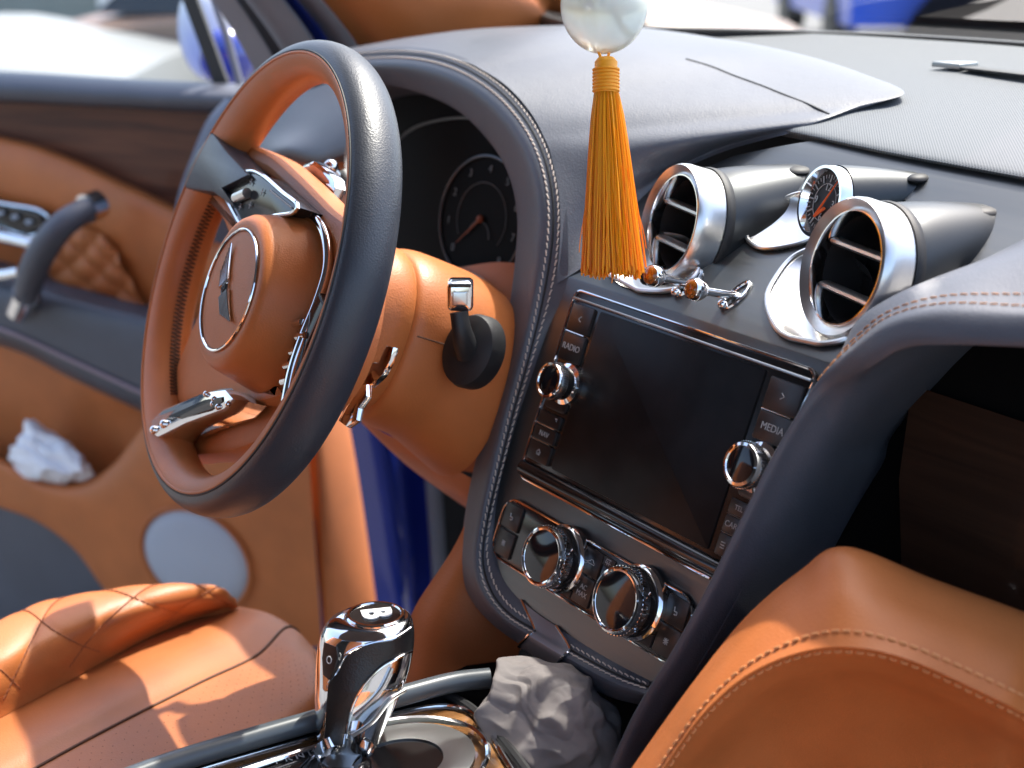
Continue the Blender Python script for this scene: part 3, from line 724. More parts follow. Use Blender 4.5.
MB().grid([[rim_sec(a, b) for b in np.linspace(math.pi / 2, 1.5 * math.pi, 17)] for a in AN], cv=True).build('inner_rim', TAN, wheel)
MB().tube([rim_sec(a, math.pi / 2 + .06) for a in AN], .0013, 6, closed=True).build('rim_piping', TAN, wheel)
MB().tube([rim_sec(a, math.pi / 2 - .05) for a in AN], .0009, 6, closed=True).build('rim_seam', DARK, wheel)
def wplate(px, off, depth, bev, name, mats, par, sm=True):
    q = [W2(x, y, off) for x, y in px]
    if sm: q = [tuple(p) for p in spline([(a, b, 0) for a, b in q], 56, True)[:, :2]]
    mb = MB(); mb.plate(q, off - depth, off, bev, pos=Wp); return mb.build(name, mats, par)
# spokes
spk = wplate([(212, 138), (262, 150), (288, 170), (322, 204), (356, 240), (352, 268), (326, 262), (300, 214), (256, 172), (232, 190)], -.004, .03, .008, 'spoke', TAN, wheel)
wplate([(211, 131), (224, 149), (247, 174), (222, 189), (232, 207), (212, 192), (183, 188), (186, 172), (197, 150)], .0225, .03, .003, 'spoke_cover', NAVYW, wheel, False)
pad_px = [(220, 189), (227, 181), (240, 174), (252, 171), (262, 175), (282, 192), (298, 207), (294, 212), (275, 216), (258, 221), (241, 224), (235, 215), (227, 200)]
sp1 = wplate(pad_px, .0175, .03, .0015, 'switch_pad', BLK, wheel, False)
MB().tube(spline([WP(*q, .0178) for q in pad_px], 80, True), .0019, 8, closed=True).build('pad_frame', CHR, sp1)
mb = MB(); mb.tube([WP(236, 198, .021), WP(247, 193, .021)], .0045, 14); mb.build('roller', SAT, sp1)
mb = MB()
for q in ((251, 182), (262, 192), (240, 207), (250, 205)):
    o = WP(*q, .0188); mb.tube([o - WR * .003, o + WR * .003], .0004, 5); mb.tube([o - WU * .003, o + WU * .003], .0004, 5)
mb.tube([WP(270, 190, .0188), WP(292, 208, .0188)], .0008, 6); mb.build('switch_legend', WHT, sp1)
wplate([(194, 182), (205, 180), (222, 196), (240, 226), (252, 240), (236, 252), (222, 222), (206, 196)], .004, .03, .006, 'spoke_edge', TAN, wheel)
# lower-left spoke
wplate([(158, 402), (172, 368), (190, 325), (202, 300), (232, 330), (268, 372), (282, 392), (262, 402), (232, 400), (205, 398), (172, 412), (160, 424)], -.002, .028, .010, 'spoke', TAN, wheel)
ch = wplate([(143, 436), (147, 420), (162, 408), (202, 391), (224, 388), (232, 398), (222, 410), (184, 424), (152, 440)], .019, .03, .005, 'spoke_trim', CHR, wheel, False)
wplate([(168, 415), (204, 399), (222, 396), (222, 402), (210, 410), (180, 419)], .0205, .006, .002, 'trim_inlay', BLK, ch, False)
for q in ((206, 394), (214, 399), (213, 404), (218, 407), (228, 404), (164, 424), (154, 430)): mb = MB(); mb.ball(WP(*q, .0195), .0026 if q[0] > 170 else .004, 0, 10, 6); mb.build('trim_stud', CHR, ch)
wplate([(204, 392), (232, 385), (236, 398), (226, 412), (212, 408)], -.002, .02, .003, 'spoke_shadow_gap', BLK, wheel, False)
wplate([(160, 440), (205, 420), (240, 402), (272, 386), (290, 380), (284, 408), (262, 436), (228, 452), (190, 456), (168, 456)], -.018, .03, .006, 'spoke_back', TAN, wheel)
# right spoke
rp = wplate([(318, 292), (324, 305), (306, 345), (292, 400), (282, 402), (284, 365), (298, 330)], .010, .03, .003, 'switch_pad', BLK, wheel, False)
mb = MB(); mb.tube(spline([WP(300, 216, .0), WP(316, 220, .0), (WP(326, 240, .0)), WP(327, 268, .0), WP(318, 300, .004), WP(303, 338, .01), WP(292, 372, .012), WP(286, 402, .012)], 40), .0042, 10); mb.build('pad_frame', CHR, rp)
mb = MB()
for q in ((303, 335), (297, 350), (291, 364), (288, 380), (300, 322)):
    mb.tube([WP(q[0] + 2, q[1], .0115), WP(q[0] - 6, q[1] + 2, .0115)], .0026, 8)
mb.build('pad_button', CHR, rp)
wplate([(296, 345), (310, 300), (326, 262), (350, 262), (346, 320), (330, 370), (300, 410), (280, 420)], -.004, .03, .008, 'spoke', TAN, wheel)
# hub
hc = WP(229.5, 290, .040); 
HUBP = [(.0475, .0405), (.0485, .0395), (.0500, .0400), (.0560, .0405), (.0600, .0385), (.0632, .034), (.0652, .027), (.0695, .012), (.0745, -.006), (.0785, -.024), (.080, -.040), (.078, -.052)]
o_ = hc - WN * .040
mb = MB(); mb.lathe(HUBP, o_, WN, 72, ref=WU); mb.lathe([(.0, .0428), (.02, .0425), (.035, .0418), (.0475, .0405)], o_, WN, 72, ref=WU); hub = mb.build('hub', TAN, wheel)
mb = MB(); mb.tube([o_ + WN * .0412 + (WR * math.cos(t) + WU * math.sin(t)) * .0492 for t in np.linspace(0, 2 * math.pi, 72, endpoint=False)], .0012, 8, closed=True); mb.build('badge_ring', CHR, hub)
# winged letter badge: two fans of feathers either side of a roundel with a B, turned with the wheel
ba = rad(-47); BX = WR * math.cos(ba) + WU * math.sin(ba); BY = np.cross(WN, BX); bo = o_ + WN * .0425
mb = MB(); mb.lathe([(.0062, 0), (.0062, .0018), (.0055, .0024), (0, .0026)], bo, WN, 28, ref=WU); mb.build('badge_roundel', CHR, hub)
mb = MB(); mb.text('B', .0105, bo + WN * .0029, BX, BY, h=.001, bold=.0002); mb.build('badge_letter', DARK, hub)
mb = MB()
for s in (-1, 1):
    for k in range(7):
        L = .032 - .0026 * k; y0 = .0062 - .0021 * k
        P = [bo + BX * s * (.0045 + L * t) + BY * (y0 + .0045 * t * t * (1 - k * .16)) + WN * (.0020 - .0004 * t) for t in np.linspace(0, 1, 8)]
        mb.tube(P, [.0018 * (1 - .45 * t) for t in np.linspace(0, 1, 8)], 8)
mb.build('badge_wing', CHR, hub)
# stitched seam on inner rim
st = MB()
for a in np.arange(150, 235, 1.35):
    p0 = rim_sec(a - .35, math.pi * .93); p1 = rim_sec(a + .35, math.pi * 1.07); n = unit(WC - p0)
    st.tube([p0 + n * .0008, p1 + n * .0008], .0008, 5)
    p2 = rim_sec(a + .95, math.pi * .93); st.tube([p1 + n * .0008, p2 + n * .0008], .0006, 5)
st.build('stitching', mat('brown_thread', (.10, .035, .012), .7), wheel)

# ================================================================ STEERING COLUMN
col_o = D(352, 328, 1.205)
colm = thing('steering_column', 'tan leather steering column shroud with black stalk and chrome levers behind the wheel', 'column', D(450, 360, 1.27))
def csec(px, py, d, rh, rv, e=2.3):
    c = D(px, py, d); out = []
    for t in np.linspace(0, 2 * math.pi, 64, endpoint=False):
        ct, s_ = math.cos(t), math.sin(t)
        out.append(c + WR * rh * math.copysign(abs(ct) ** (2 / e), ct) + WU * rv * math.copysign(abs(s_) ** (2 / e), s_))
    return out
mb = MB(); mb.grid([csec(335, 322, 1.20, .058, .068), csec(356, 326, 1.215, .066, .073), csec(369, 329, 1.222, .0665, .0735), csec(373, 330, 1.224, .064, .071)], cu=True)
mb.build('shroud_collar', TAN, colm)
cs = [csec(371, 330, 1.223, .060, .068), csec(377, 333, 1.226, .0665, .0745), csec(392, 338, 1.235, .070, .078), csec(418, 349, 1.252, .072, .080), csec(444, 365, 1.268, .073, .085), csec(464, 381, 1.284, .074, .087)]
shg = loft([r + [r[0]] for r in cs], 1, 6); MB().grid(shg).build('shroud', TAN, colm)
sf_ = surf(shg); sq = [p for p in (sf_(x, y, .0001) for x, y in ((401, 331), (410, 334), (420, 337), (430, 340), (440, 343), (450, 346))) if p is not None]
if len(sq) > 2: MB().tube(spline(sq, 20), .0007, 6).build('shroud_seam', mat('brown_thread', (.10, .035, .012), .7), colm)
# stalk
bc = D(467, 350, 1.165); bax = unit(WN * .6 + CR * -.1 - CF * .6)
mb = MB(); mb.lathe([(.0315, -.018), (.0315, -.006), (.0295, .0), (.021, .003), (.012, .004), (0, .0042)], bc, bax, 40, ref=WU, sx=.8); stk = mb.build('stalk_boss', RUB, colm)
mb = MB(); mb.tube(spline([D(467, 352, 1.163), D(462, 332, 1.148), D(459, 312, 1.145)], 10), [.0115, .0115, .0115, .011, .0105, .010, .0095, .009, .009, .009], 16, sx=.8); mb.build('stalk_shaft', RUB, stk)
hx = CR; hy = unit(CU * .95 - CF * .3); hn = np.cross(hx, hy)
hp = lambda a, b, h: D(460, 297, 1.145) + hx * a + hy * b + hn * h
mb = MB(); mb.plate(rr(-.0105, -.012, .0105, .0125, .004), -.016, .002, .003, pos=hp); mb.build('stalk_head', CHR, stk)
mb = MB(); mb.plate(rr(-.006, -.0065, .006, .005, .001), .001, .0032, .0008, pos=hp); mb.build('stalk_button', SAT, stk)
mb = MB(); mb.plate(rr(-.009, .0085, .009, .0115, .001), .001, .0030, .0006, pos=hp); mb.build('stalk_cap', BLK, stk)
def cplate(px, d, off, name, mt, par, depth=.01, bev=.003):
    c = D(*px[0], d); pts = []
    for x, y in px:
        p = PL(x, y, c, WN) - WC; pts.append((np.dot(p, WR), np.dot(p, WU)))
    o = np.dot(c - WC, WN); mb = MB(); mb.plate(pts, o - depth, o, bev, pos=Wp); return mb.build(name, mt, par)
lv = cplate([(386, 345), (393, 347), (390, 360), (381, 376), (370, 386), (357, 386), (353, 378), (364, 364), (372, 362), (378, 362)], 1.12, 0, 'chrome_lever', CHR, colm, .005, .0016)
cplate([(352, 384), (366, 384), (366, 396), (358, 408), (356, 420), (346, 427), (338, 421), (343, 410), (350, 398)], 1.118, 0, 'lever_tail', CHR, lv, .005, .0016)
pd = cplate([(296, 175), (304, 163), (314, 160), (324, 167), (334, 178), (335, 187), (330, 200), (318, 190), (306, 184)], 1.26, 0, 'shift_paddle', CHR, colm, .01, .003)
cplate([(298, 175), (305, 165), (314, 163), (322, 169), (330, 179), (329, 186), (314, 184)], 1.256, 0, 'paddle_face', TAN, pd, .006, .002)
mb = MB(); mb.ball(D(331, 167, 1.28), .007, 0, 14, 8); mb.tube([D(331, 167, 1.28), D(345, 185, 1.29)], .005, 10); mb.build('stalk_tip', CHR, colm)
mb = MB(); mb.tube(spline([D(343, 176, 1.29), D(352, 190, 1.28), D(362, 205, 1.28)], 8), .008, 10); mb.build('upper_stalk', RUB, colm)

# left end of the dashboard seen through the wheel
endg = loft([[D(355, 70, 1.50), D(330, 82, 1.52), D(300, 92, 1.56), D(265, 100, 1.62)],
             [D(352, 105, 1.44), D(325, 120, 1.47), D(296, 128, 1.52), D(262, 130, 1.60)],
             [D(345, 150, 1.42), D(318, 158, 1.45), D(284, 150, 1.50), D(258, 158, 1.58)],
             [D(345, 162, 1.45), D(318, 164, 1.48), D(284, 163, 1.54), D(258, 172, 1.60)]], 6, 6)
MB().grid(endg).build('dash_end', NAVY, dash)
mb = MB(); mb.grid(loft([[D(250, 172, 1.62), D(284, 160, 1.58), D(345, 162, 1.50)], [D(255, 330, 1.60), D(290, 330, 1.55), D(350, 330, 1.48)]], 4, 4)); mb.build('kick_panel', TAN, dash)

# ================================================================ DRIVER DOOR
door = thing('car_door', 'open driver door with walnut veneer, tan card and navy armrest beyond the steering wheel', 'car door', DO(190, 700, .0))  # the whole driver door: inner card, window, outer skin and mirror
rl = loft([[DO(x, y, -.03) for x, y in ((-160, 66), (0, 71), (120, 78), (245, 84), (275, 86))],
           [DO(x, y, .02) for x, y in ((-160, 68), (0, 73), (120, 80), (245, 86), (275, 88))],
           [DO(x, y, .055) for x, y in ((-160, 78), (0, 84), (120, 91), (225, 96), (265, 96))],
           [DO(x, y, .050) for x, y in ((-160, 94), (0, 100), (120, 106), (215, 110), (260, 106))],
           [DO(x, y, .005) for x, y in ((-160, 97), (0, 103), (120, 109), (214, 114), (258, 110))]], 8, 6)
MB().grid(rl).build('window_rail', NAVY, door)
vn = loft([[DO(x, y, .008) for x, y in ((-160, 90), (0, 96), (120, 102), (240, 108))], [DO(x, y, .008) for x, y in ((-160, 150), (0, 158), (120, 200), (240, 260))]], 6, 4)
MB().grid(vn).build('veneer_panel', WOODD, door)
hs_ = [DO(226, 98, .07), DO(206, 122, .075), DO(190, 160, .075), DO(178, 195, .07), DO(170, 240, .06)]
fl = loft([[p + V(-.02, .01, 0) - DN * .05 for p in hs_], hs_, [DO(252, 98, .07), DO(240, 122, .08), DO(226, 160, .08), DO(214, 195, .075), DO(205, 240, .06)], [DO(280, 98, .03), DO(270, 122, .03), DO(258, 160, .03), DO(250, 200, .03), DO(240, 250, .03)]], 6, 6)
MB().grid(fl).build('front_panel', mat('grey_blue_leather', (.13, .15, .20), .45, bump=GR), door)
tc_ = loft([[DO(x, y, .0) for x, y in ((-160, 105), (0, 135), (60, 152), (130, 183), (172, 203), (260, 245))],
            [DO(x, y, .04) for x, y in ((-160, 112), (0, 142), (60, 160), (128, 192), (172, 213), (260, 260))],
            [DO(x, y, .052) for x, y in ((-160, 145), (0, 178), (60, 196), (128, 226), (175, 250), (260, 290))],
            [DO(x, y, .035) for x, y in ((-160, 190), (0, 222), (60, 240), (128, 270), (175, 290), (260, 320))],
            [DO(x, y, .02) for x, y in ((-160, 240), (0, 275), (60, 290), (128, 310), (175, 330), (260, 350))]], 8, 6)
MB().grid(tc_).build('upper_card', TAN, door)
qg = loft([[DO(x, y, .05) for x, y in ((58, 228), (85, 226), (112, 240))], [DO(x, y, .045) for x, y in ((54, 258), (92, 264), (128, 272))], [DO(x, y, .035) for x, y in ((50, 290), (98, 300), (148, 305))]], 14, 14)
uu, vv = np.meshgrid(np.linspace(0, 1, qg.shape[1]), np.linspace(0, 1, qg.shape[0]))
qh = np.abs(np.sin((uu + vv) * math.pi * 2.5)) ** .5 * np.abs(np.sin((uu - vv) * math.pi * 2.5)) ** .5
MB().grid(qg + DN * (qh * .008)[:, :, None]).build('quilted_panel', TAN, door)
ar = loft([[DO(x, y, .0) for x, y in ((-160, 215), (0, 256), (75, 278), (165, 305), (240, 330))],
           [DO(x, y, .075) for x, y in ((-160, 232), (0, 272), (75, 294), (165, 318), (240, 343))],
           [DO(x, y, .105) for x, y in ((-160, 250), (0, 288), (75, 306), (165, 330), (240, 356))],
           [DO(x, y, .112) for x, y in ((-160, 275), (0, 312), (75, 338), (160, 372), (240, 405))],
           [DO(x, y, .100) for x, y in ((-160, 300), (0, 338), (70, 370), (150, 408), (240, 450))],
           [DO(x, y, .01) for x, y in ((-160, 308), (0, 346), (70, 378), (150, 416), (240, 460))]], 8, 6)
MB().grid(ar).build('armrest', NAVY, door)
MB().tube(spline([DO(x, y, .114) for x, y in ((-160, 292), (0, 329), (70, 360), (152, 398), (240, 438))], 40), .003, 6).build('armrest_piping', mat('mauve_piping', (.30, .22, .24), .6), door)
rc = loft([[DO(x, y, .0) for x, y in ((-160, 300), (0, 340), (150, 405), (330, 450))], [DO(x, y, -.01) for x, y in ((-160, 420), (0, 430), (150, 430), (330, 460))], [DO(x, y, .0) for x, y in ((-160, 520), (0, 520), (150, 520), (330, 520))]], 6, 6)
MB().grid(rc).build('pocket_back', TAN, door)
pk = [(-160, 425), (-60, 435), (0, 458), (40, 480), (80, 484), (112, 466), (140, 432), (165, 404), (240, 392), (305, 400)]
bt = [(-160, 480), (-60, 490), (0, 506), (40, 522), (75, 548), (100, 580), (130, 615), (190, 640), (260, 640), (322, 640)]
pr = [[DO(x, y, .03) - V(0, 0, .004) for x, y in pk], [DO(x, y, .062) for x, y in pk], [DO(a[0] * .8 + b[0] * .2, a[1] * .8 + b[1] * .2, .078) for a, b in zip(pk, bt)], [DO(a[0] * .4 + b[0] * .6, a[1] * .4 + b[1] * .6, .075) for a, b in zip(pk, bt)], [DO(x, y, .066) for x, y in bt], [DO(x, y, .05) for x, y in bt]]
MB().grid(loft(pr, 8, 6)).build('lower_card', TAN, door)
edge = loft([[DO(x, y, .062) for x, y in ((300, 390), (310, 450), (316, 540), (326, 660))], [DO(x, y, .055) for x, y in ((314, 390), (322, 450), (330, 540), (340, 660))], [DO(x, y, -.03) for x, y in ((340, 385), (352, 440), (368, 540), (392, 660))], [DO(x, y, -.10) for x, y in ((348, 385), (362, 440), (378, 540), (402, 660))]], 6, 6)
MB().grid(edge).build('door_end', TAN, door)
cp = loft([[DO(x, y, .070) for x, y in ((-160, 470), (0, 492), (60, 520), (120, 575), (150, 640))], [DO(x, y, .070) for x, y in ((-160, 640), (0, 650), (60, 660), (110, 670), (150, 690))]], 6, 4)
cp = loft([[DO(x, y, .06) for x, y in bt[:7]], [DO(x, y + 40, .058) for x, y in bt[:7]], [DO(x, 640 + .2 * y, .055) for x, y in bt[:7]]], 6, 4)
MB().grid(cp).build('lower_carpet', NAVY, door)
mb = MB(); sc_c = DO(194, 560, .080)
DXv = unit(V(.866, .5, 0)); 
mb.lathe([(0, .004), (.06, .003), (.078, -.001), (.083, -.006)], sc_c, DN, 48, ref=V(0, 0, 1), sx=1.22); mb.build('speaker_grille', SPK, door)
mb = MB(); mb.tube([sc_c + DXv * .083 * 1.25 * math.cos(t) + V(0, 0, .086) * math.sin(t) for t in np.linspace(0, 2 * math.pi, 48, endpoint=False)], .003, 8, closed=True); mb.build('speaker_ring', TAN, door)
mb = MB(); mb.tube(spline([DO(24, 306, .115), DO(30, 280, .15), DO(44, 248, .165), DO(66, 222, .155), DO(92, 207, .115)], 24), [.017 + .004 * math.sin(math.pi * t) for t in np.linspace(0, 1, 24)], 16, sx=1.0); gh = mb.build('grab_handle', NAVY, door)
for a, b in (((20, 309, .11), (27, 293, .137)), ((99, 204, .10), (86, 209, .124))): mb = MB(); mb.tube([DO(*a), DO(*b)], .0215, 16); mb.build('handle_cap', CHR, gh)
dp_ = lambda a, b, h: DO(18, 214, .06) + DXv * a + V(0, 0, 1) * b - DXv * 0 + DN * h
swp = [DO(x, y, .062) for x, y in ((-60, 190), (0, 203), (46, 214), (52, 226), (30, 236), (0, 226), (-60, 212))]
mb = MB(); cs_ = sum(swp) / len(swp); mb.grid([swp, [cs_ + (p - cs_) * .9 + DN * .006 for p in swp], [cs_] * len(swp)], cu=True); sw = mb.build('switch_panel', BLK, door)
mb = MB(); mb.tube(spline(swp, 40, True), .0035, 8, closed=True); mb.build('switch_frame', CHR, sw)
mb = MB()
for q in ((2, 213), (16, 217), (30, 222)): mb.ball(DO(*q, .068), (.008, .008, .005), 0, 10, 6)
mb.build('switch', SATD, sw)
mb = MB(); mb.tube(spline([DO(-60, 225, .06), DO(0, 236, .075), DO(30, 243, .075), DO(52, 250, .06)], 16), .010, 10); mb.build('latch_lever', CHR, door)
mb = MB(); mb.tube(spline([DO(-40, 268, .10), DO(0, 275, .11), DO(20, 272, .11)], 12), .009, 10); mb.build('armrest_trim', CHR, door)
# window divider and glass
mb = MB(); mb.tube([DO(180, -30, -.01), DO(206, 40, -.01), DO(222, 84, -.01)], .021, 4, sx=.6); mb.build('window_divider', RUB, door)
mb = MB(); mb.tube([DO(204, -30, -.0), DO(228, 40, -.0), DO(240, 84, -.0)], .006, 8); mb.build('divider_seal', GREY, door)
mb = MB(); mb.grid([[DO(-160, -60, -.02), DO(180, -60, -.02)], [DO(-160, 80, -.02), DO(222, 84, -.02)]]); mb.build('window_glass', GLS, door)
# outer skin so that the door is a body, not a sheet
sk = loft([[DO(x, y, -.05) for x, y in ((-160, 66), (0, 71), (120, 78), (275, 86))], [DO(x, y, -.11) for x, y in ((-160, 300), (0, 300), (120, 300), (330, 320))], [DO(x, y, -.08) for x, y in ((-160, 700), (0, 700), (120, 700), (390, 660))]], 5, 5)
MB().grid(sk).build('outer_skin', BLUE, door)
mb = MB(); mb.ball(DO(208, 30, -.35), (.055, .05, .085), 0, 20, 12); mir = mb.build('door_mirror', mat('white_mirror_cap', (.7, .72, .75), .25), door)
mb = MB(); mb.ball(DO(228, 58, -.30), (.035, .05, .05), 0, 16, 10); mb.build('mirror_foot', BLUE, door)

# ================================================================ CAR BODY (pillar, windscreen, sill)
body = thing('car_shell', 'blue car shell with grey seals and tan windscreen pillar', 'car body', V(-.8, .5, -1.05))
def strip(pts_a, pts_b, xa, xb, name, mt, par=body, bul=.0):
    A = [X(x, y, xa) for x, y in pts_a]; B_ = [X(x, y, xb) for x, y in pts_b]
    M_ = [(p + q) / 2 + V(.02, 0, .0) * bul for p, q in zip(A, B_)]
    return MB().grid(loft([A, M_, B_], 6, 5)).build(name, mt, par)
for a, b, xa, xb, mt, nm, bu in (
    (((196, -25), (232, 30), (262, 84)), ((214, -25), (254, 30), (292, 90)), -.86, -.84, GREY, 'door_seal', 2),
    (((214, -25), (254, 30), (292, 90)), ((226, -25), (268, 30), (308, 92)), -.855, -.855, RUB, 'seal_groove', 0),
    (((226, -25), (268, 30), (308, 92)), ((262, -25), (308, 32), (340, 96)), -.83, -.81, GREY, 'door_seal', 2.5),
    (((258, -25), (304, 34), (330, 96)), ((275, -25), (328, 36), (356, 96)), -.815, -.80, BLUE, 'pillar_skin', 1),
    (((275, -25), (326, 36), (352, 96)), ((296, -25), (350, 42), (380, 96)), -.79, -.78, GREY, 'pillar_seal', 2)):
    strip(a, b, xa, xb, nm, mt, body, bu)
pil = loft([[X(290, -30, -.77), X(322, 8, -.77), X(352, 48, -.77), X(390, 100, -.77)], [X(370, -40, -.72), X(400, 0, -.71), X(425, 35, -.71), X(450, 90, -.72)], [X(500, -40, -.71), X(520, -6, -.70), X(545, 14, -.70), X(575, 50, -.71)], [X(515, -45, -.75), X(540, -8, -.74), X(562, 14, -.74), X(590, 50, -.75)]], 6, 6)
MB().grid(pil).build('pillar_trim', TAN, body)
wb = [Z(x, y, .248) for x, y in ((520, 8), (560, 23), (640, 30), (760, 33), (880, 37), (1024, 46), (1160, 58))]
wb2 = [p + V(-.006, .01, .0035) for p in wb]
mb = MB(); mb.grid(loft([[p + V(0, -.004, -.03) for p in wb], wb, wb2], 6, 3)); mb.build('windscreen_frit', RUB, body)
wt = [p + V(.05, -.55, .42) for p in wb]
mb = MB(); mb.grid(loft([wb2, [(a + b) / 2 + V(0, .03, .03) for a, b in zip(wb2, wt)], wt], 6, 6)); mb.build('windscreen', GLS, body)
strip(((345, 400), (362, 500), (384, 660)), ((388, 400), (404, 500), (418, 660)), -.87, -.84, 'door_jamb', BLUE, body, 1)
strip(((386, 400), (402, 500), (416, 660)), ((424, 400), (432, 500), (438, 660)), -.845, -.85, 'jamb_return', BLUE, body, -2)
mb = MB(); mb.tube(spline([X(x, y, -.83) for x, y in ((428, 400), (432, 460), (438, 540), (444, 680))], 16), .013, 10); mb.build('door_seal', GREY, body)
strip(((434, 400), (440, 500), (446, 690)), ((470, 400), (500, 500), (540, 690)), -.82, -.80, 'kick_trim', RUB, body, 0)
# cabin floor under everything
mb = MB(); mb.grid([[V(x, y, -.58) for x in (-.80, 0, .8)] for y in (-1.4, -.4, .5)]); mb.build('cabin_floor', mat('navy_carpet', (.018, .02, .03), .9, bump=[('noise', 900, .5, .002)]), body)
mb = MB(); mb.grid(loft([[V(x, .52, z) for x in (-.80, -.2, .4, .8)] for z in (-.58, -.2, .2)], 2, 2)); mb.build('bulkhead', DRK2, body)

hl = mat('headliner_grey', (.10, .10, .11), .8)
rf_ = loft([[V(x, y, .62 + .05 * (1 - (x / .64) ** 2) + dz) for x in (-.64, -.3, 0, .3, .64)] for y, dz in ((-.06, -.03), (-.3, .02), (-1.0, .04), (-1.9, -.02))], 4, 4)
MB().grid(rf_).build('headliner', hl, body)
MB().grid(rf_ + V(0, 0, .04)).build('roof_skin', BLUE, body)
mb = MB(); mb.grid([[V(x, y, z) for x in (-.64, 0, .64)] for y, z in ((-1.9, .62), (-2.0, .1), (-1.95, -.58))]); mb.build('rear_bulkhead', DARK, body)
# ================================================================ DRIVER SEAT
seat = thing('driver_seat', 'tan leather driver seat with diamond quilted side bolster and perforated cushion', 'seat', V(-.45, -.35, -.58))
q0 = [(236, 603), (214, 592), (150, 590), (60, 602), (0, 624), (-80, 662)]
q1 = [(237, 605), (212, 598), (148, 606), (60, 632), (0, 660), (-80, 700)]
q2 = [(239, 607), (215, 612), (150, 637), (60, 686), (0, 718), (-80, 765)]
b0 = [Z(*p, z) for p, z in zip(q0, (-.285, -.262, -.25, -.25, -.25, -.25))]; b1 = [Z(*p, z) for p, z in zip(q1, (-.284, -.262, -.248, -.246, -.246, -.246))]; b2 = [Z(*p, -.289) for p in q2]
bb = [p + V(-.03, .02, -.10) for p in b0]
bg_ = loft([bb, b0, b1, b2], 24, 16)
bnrm = gnorm(bg_); bnrm *= (-1 if bnrm[30, 60, 2] < 0 else 1)
nv_, nu_ = bg_.shape[:2]; uu, vv = np.meshgrid(np.linspace(0, 1, nu_), np.linspace(0, 1, nv_))
tq = .0036 * (np.abs(np.sin((uu * 4.6 + vv * 1.8) * math.pi)) * np.abs(np.sin((uu * 4.6 - vv * 1.8) * math.pi))) ** .40
sm_ = lambda x: np.clip(x, 0, 1) ** 2 * (3 - 2 * np.clip(x, 0, 1)); tq = tq * sm_((1 - uu) * 6) * sm_(uu * 5) * sm_((1 - vv) * 6) * sm_((vv - .2) * 6)
bq = bg_ + bnrm * tq[:, :, None]; MB().grid(bq).build('quilted_bolster', TAN, seat)
def gi(u, v):
    a, b = np.clip(v, 0, .999) * (nv_ - 1), np.clip(u, 0, .999) * (nu_ - 1); i, j = int(a), int(b); fa, fb = a - i, b - j
    return (bq[i, j] * (1 - fa) + bq[i + 1, j] * fa) * (1 - fb) + (bq[i, j + 1] * (1 - fa) + bq[i + 1, j + 1] * fa) * fb + V(0, 0, .0004)
ql = MB()
for sg in (1, -1):
    for k in range(-4, 10):
        P = [gi(u, v) for v in np.linspace(.28, .93, 40) for u in [(k - sg * 1.8 * v) / 4.6] if .05 < u < .97]
        if len(P) > 6: stitch_mesh(np.array(P), np.tile(V(.2, -.3, .93), (len(P), 1)), .0042, .0016, .0006, 0, mb=ql)
ql.build('quilt_stitching', mat('quilt_thread', (.30, .10, .04), .7), seat)
ca = [q2, [(264, 612), (238, 628), (178, 660), (95, 706), (30, 741), (-60, 790)], [(288, 627), (256, 656), (200, 683), (122, 722), (60, 755), (-20, 800)], [(306, 645), (290, 672), (240, 705), (165, 750), (110, 790), (40, 840)], [(322, 663), (326, 692), (290, 731), (220, 780), (170, 820), (100, 870)], [(335, 700), (345, 730), (315, 775), (250, 830), (200, 870), (130, 920)]]
cz = [(-.300, -.295, -.292, -.290, -.290, -.290), (-.292, -.280, -.278, -.278, -.278, -.278), (-.296, -.283, -.281, -.281, -.281, -.281), (-.300, -.282, -.277, -.277, -.277, -.277), (-.315, -.290, -.282, -.276, -.276, -.276), (-.40, -.37, -.36, -.36, -.36, -.36)]
cg = [[Z(*p, z) for p, z in zip(r, zz)] for r, zz in zip(ca, cz)]
cg = [[r[0] + V(.0, .05, -.12)] + [r[0] + V(0, .02, -.03)] + r for r in cg]
csh = loft(cg, 10, 10)
MB().grid(csh).build('cushion', TAND, seat)
cn = gnorm(csh); cn *= (-1 if cn[25, 50, 2] < 0 else 1)
for row in (20,):
    MB().tube(csh[row][14:] + cn[row][14:] * .0003, .0016, 6).build('cushion_seam', mat('brown_thread', (.10, .035, .012), .7), seat)
# perforation flutes on the cushion
pf = MB(); rnd_ = random.Random(5)
for row in range(22, 39, 1):
    for k in range(26, 66, 1):
        if (row + k) % 2 == 0 and rnd_.random() < .9: pf.ball(csh[row][k] + cn[row][k] * .0001, .00036, 0, 6, 4)
pf.build('perforation', mat('perforation_dark', (.05, .018, .007), .8), seat)['kind'] = 'stuff'
bk_ = MB(); bk_.plate(rr(-.24, 0, .24, .62, .12, 8), 0, .12, .05, pos=lambda a, b, h: V(-.43 + a, -.82 - b * .35 + h, -.26 + b * .94)); bk_.build('backrest', TAN, seat)

pseat = thing('passenger_seat', 'tan leather passenger seat on the near side, outside the picture', 'seat', V(.42, -.6, -.58))  # unseen seat, added to block skylight and bounce tan onto the passenger side
mb = MB(); mb.plate(rr(.18, -.90, .68, -.36, .08, 8), -.50, -.27, .05, pos=lambda a, b, h: V(a, b, h)); mb.build('cushion', TAN, pseat)
mb = MB(); mb.plate(rr(-.25, 0, .25, .64, .12, 8), 0, .12, .05, pos=lambda a, b, h: V(.42 + a, -.98 - b * .35 + h, -.30 + b * .94)); mb.build('backrest', TAN, pseat)

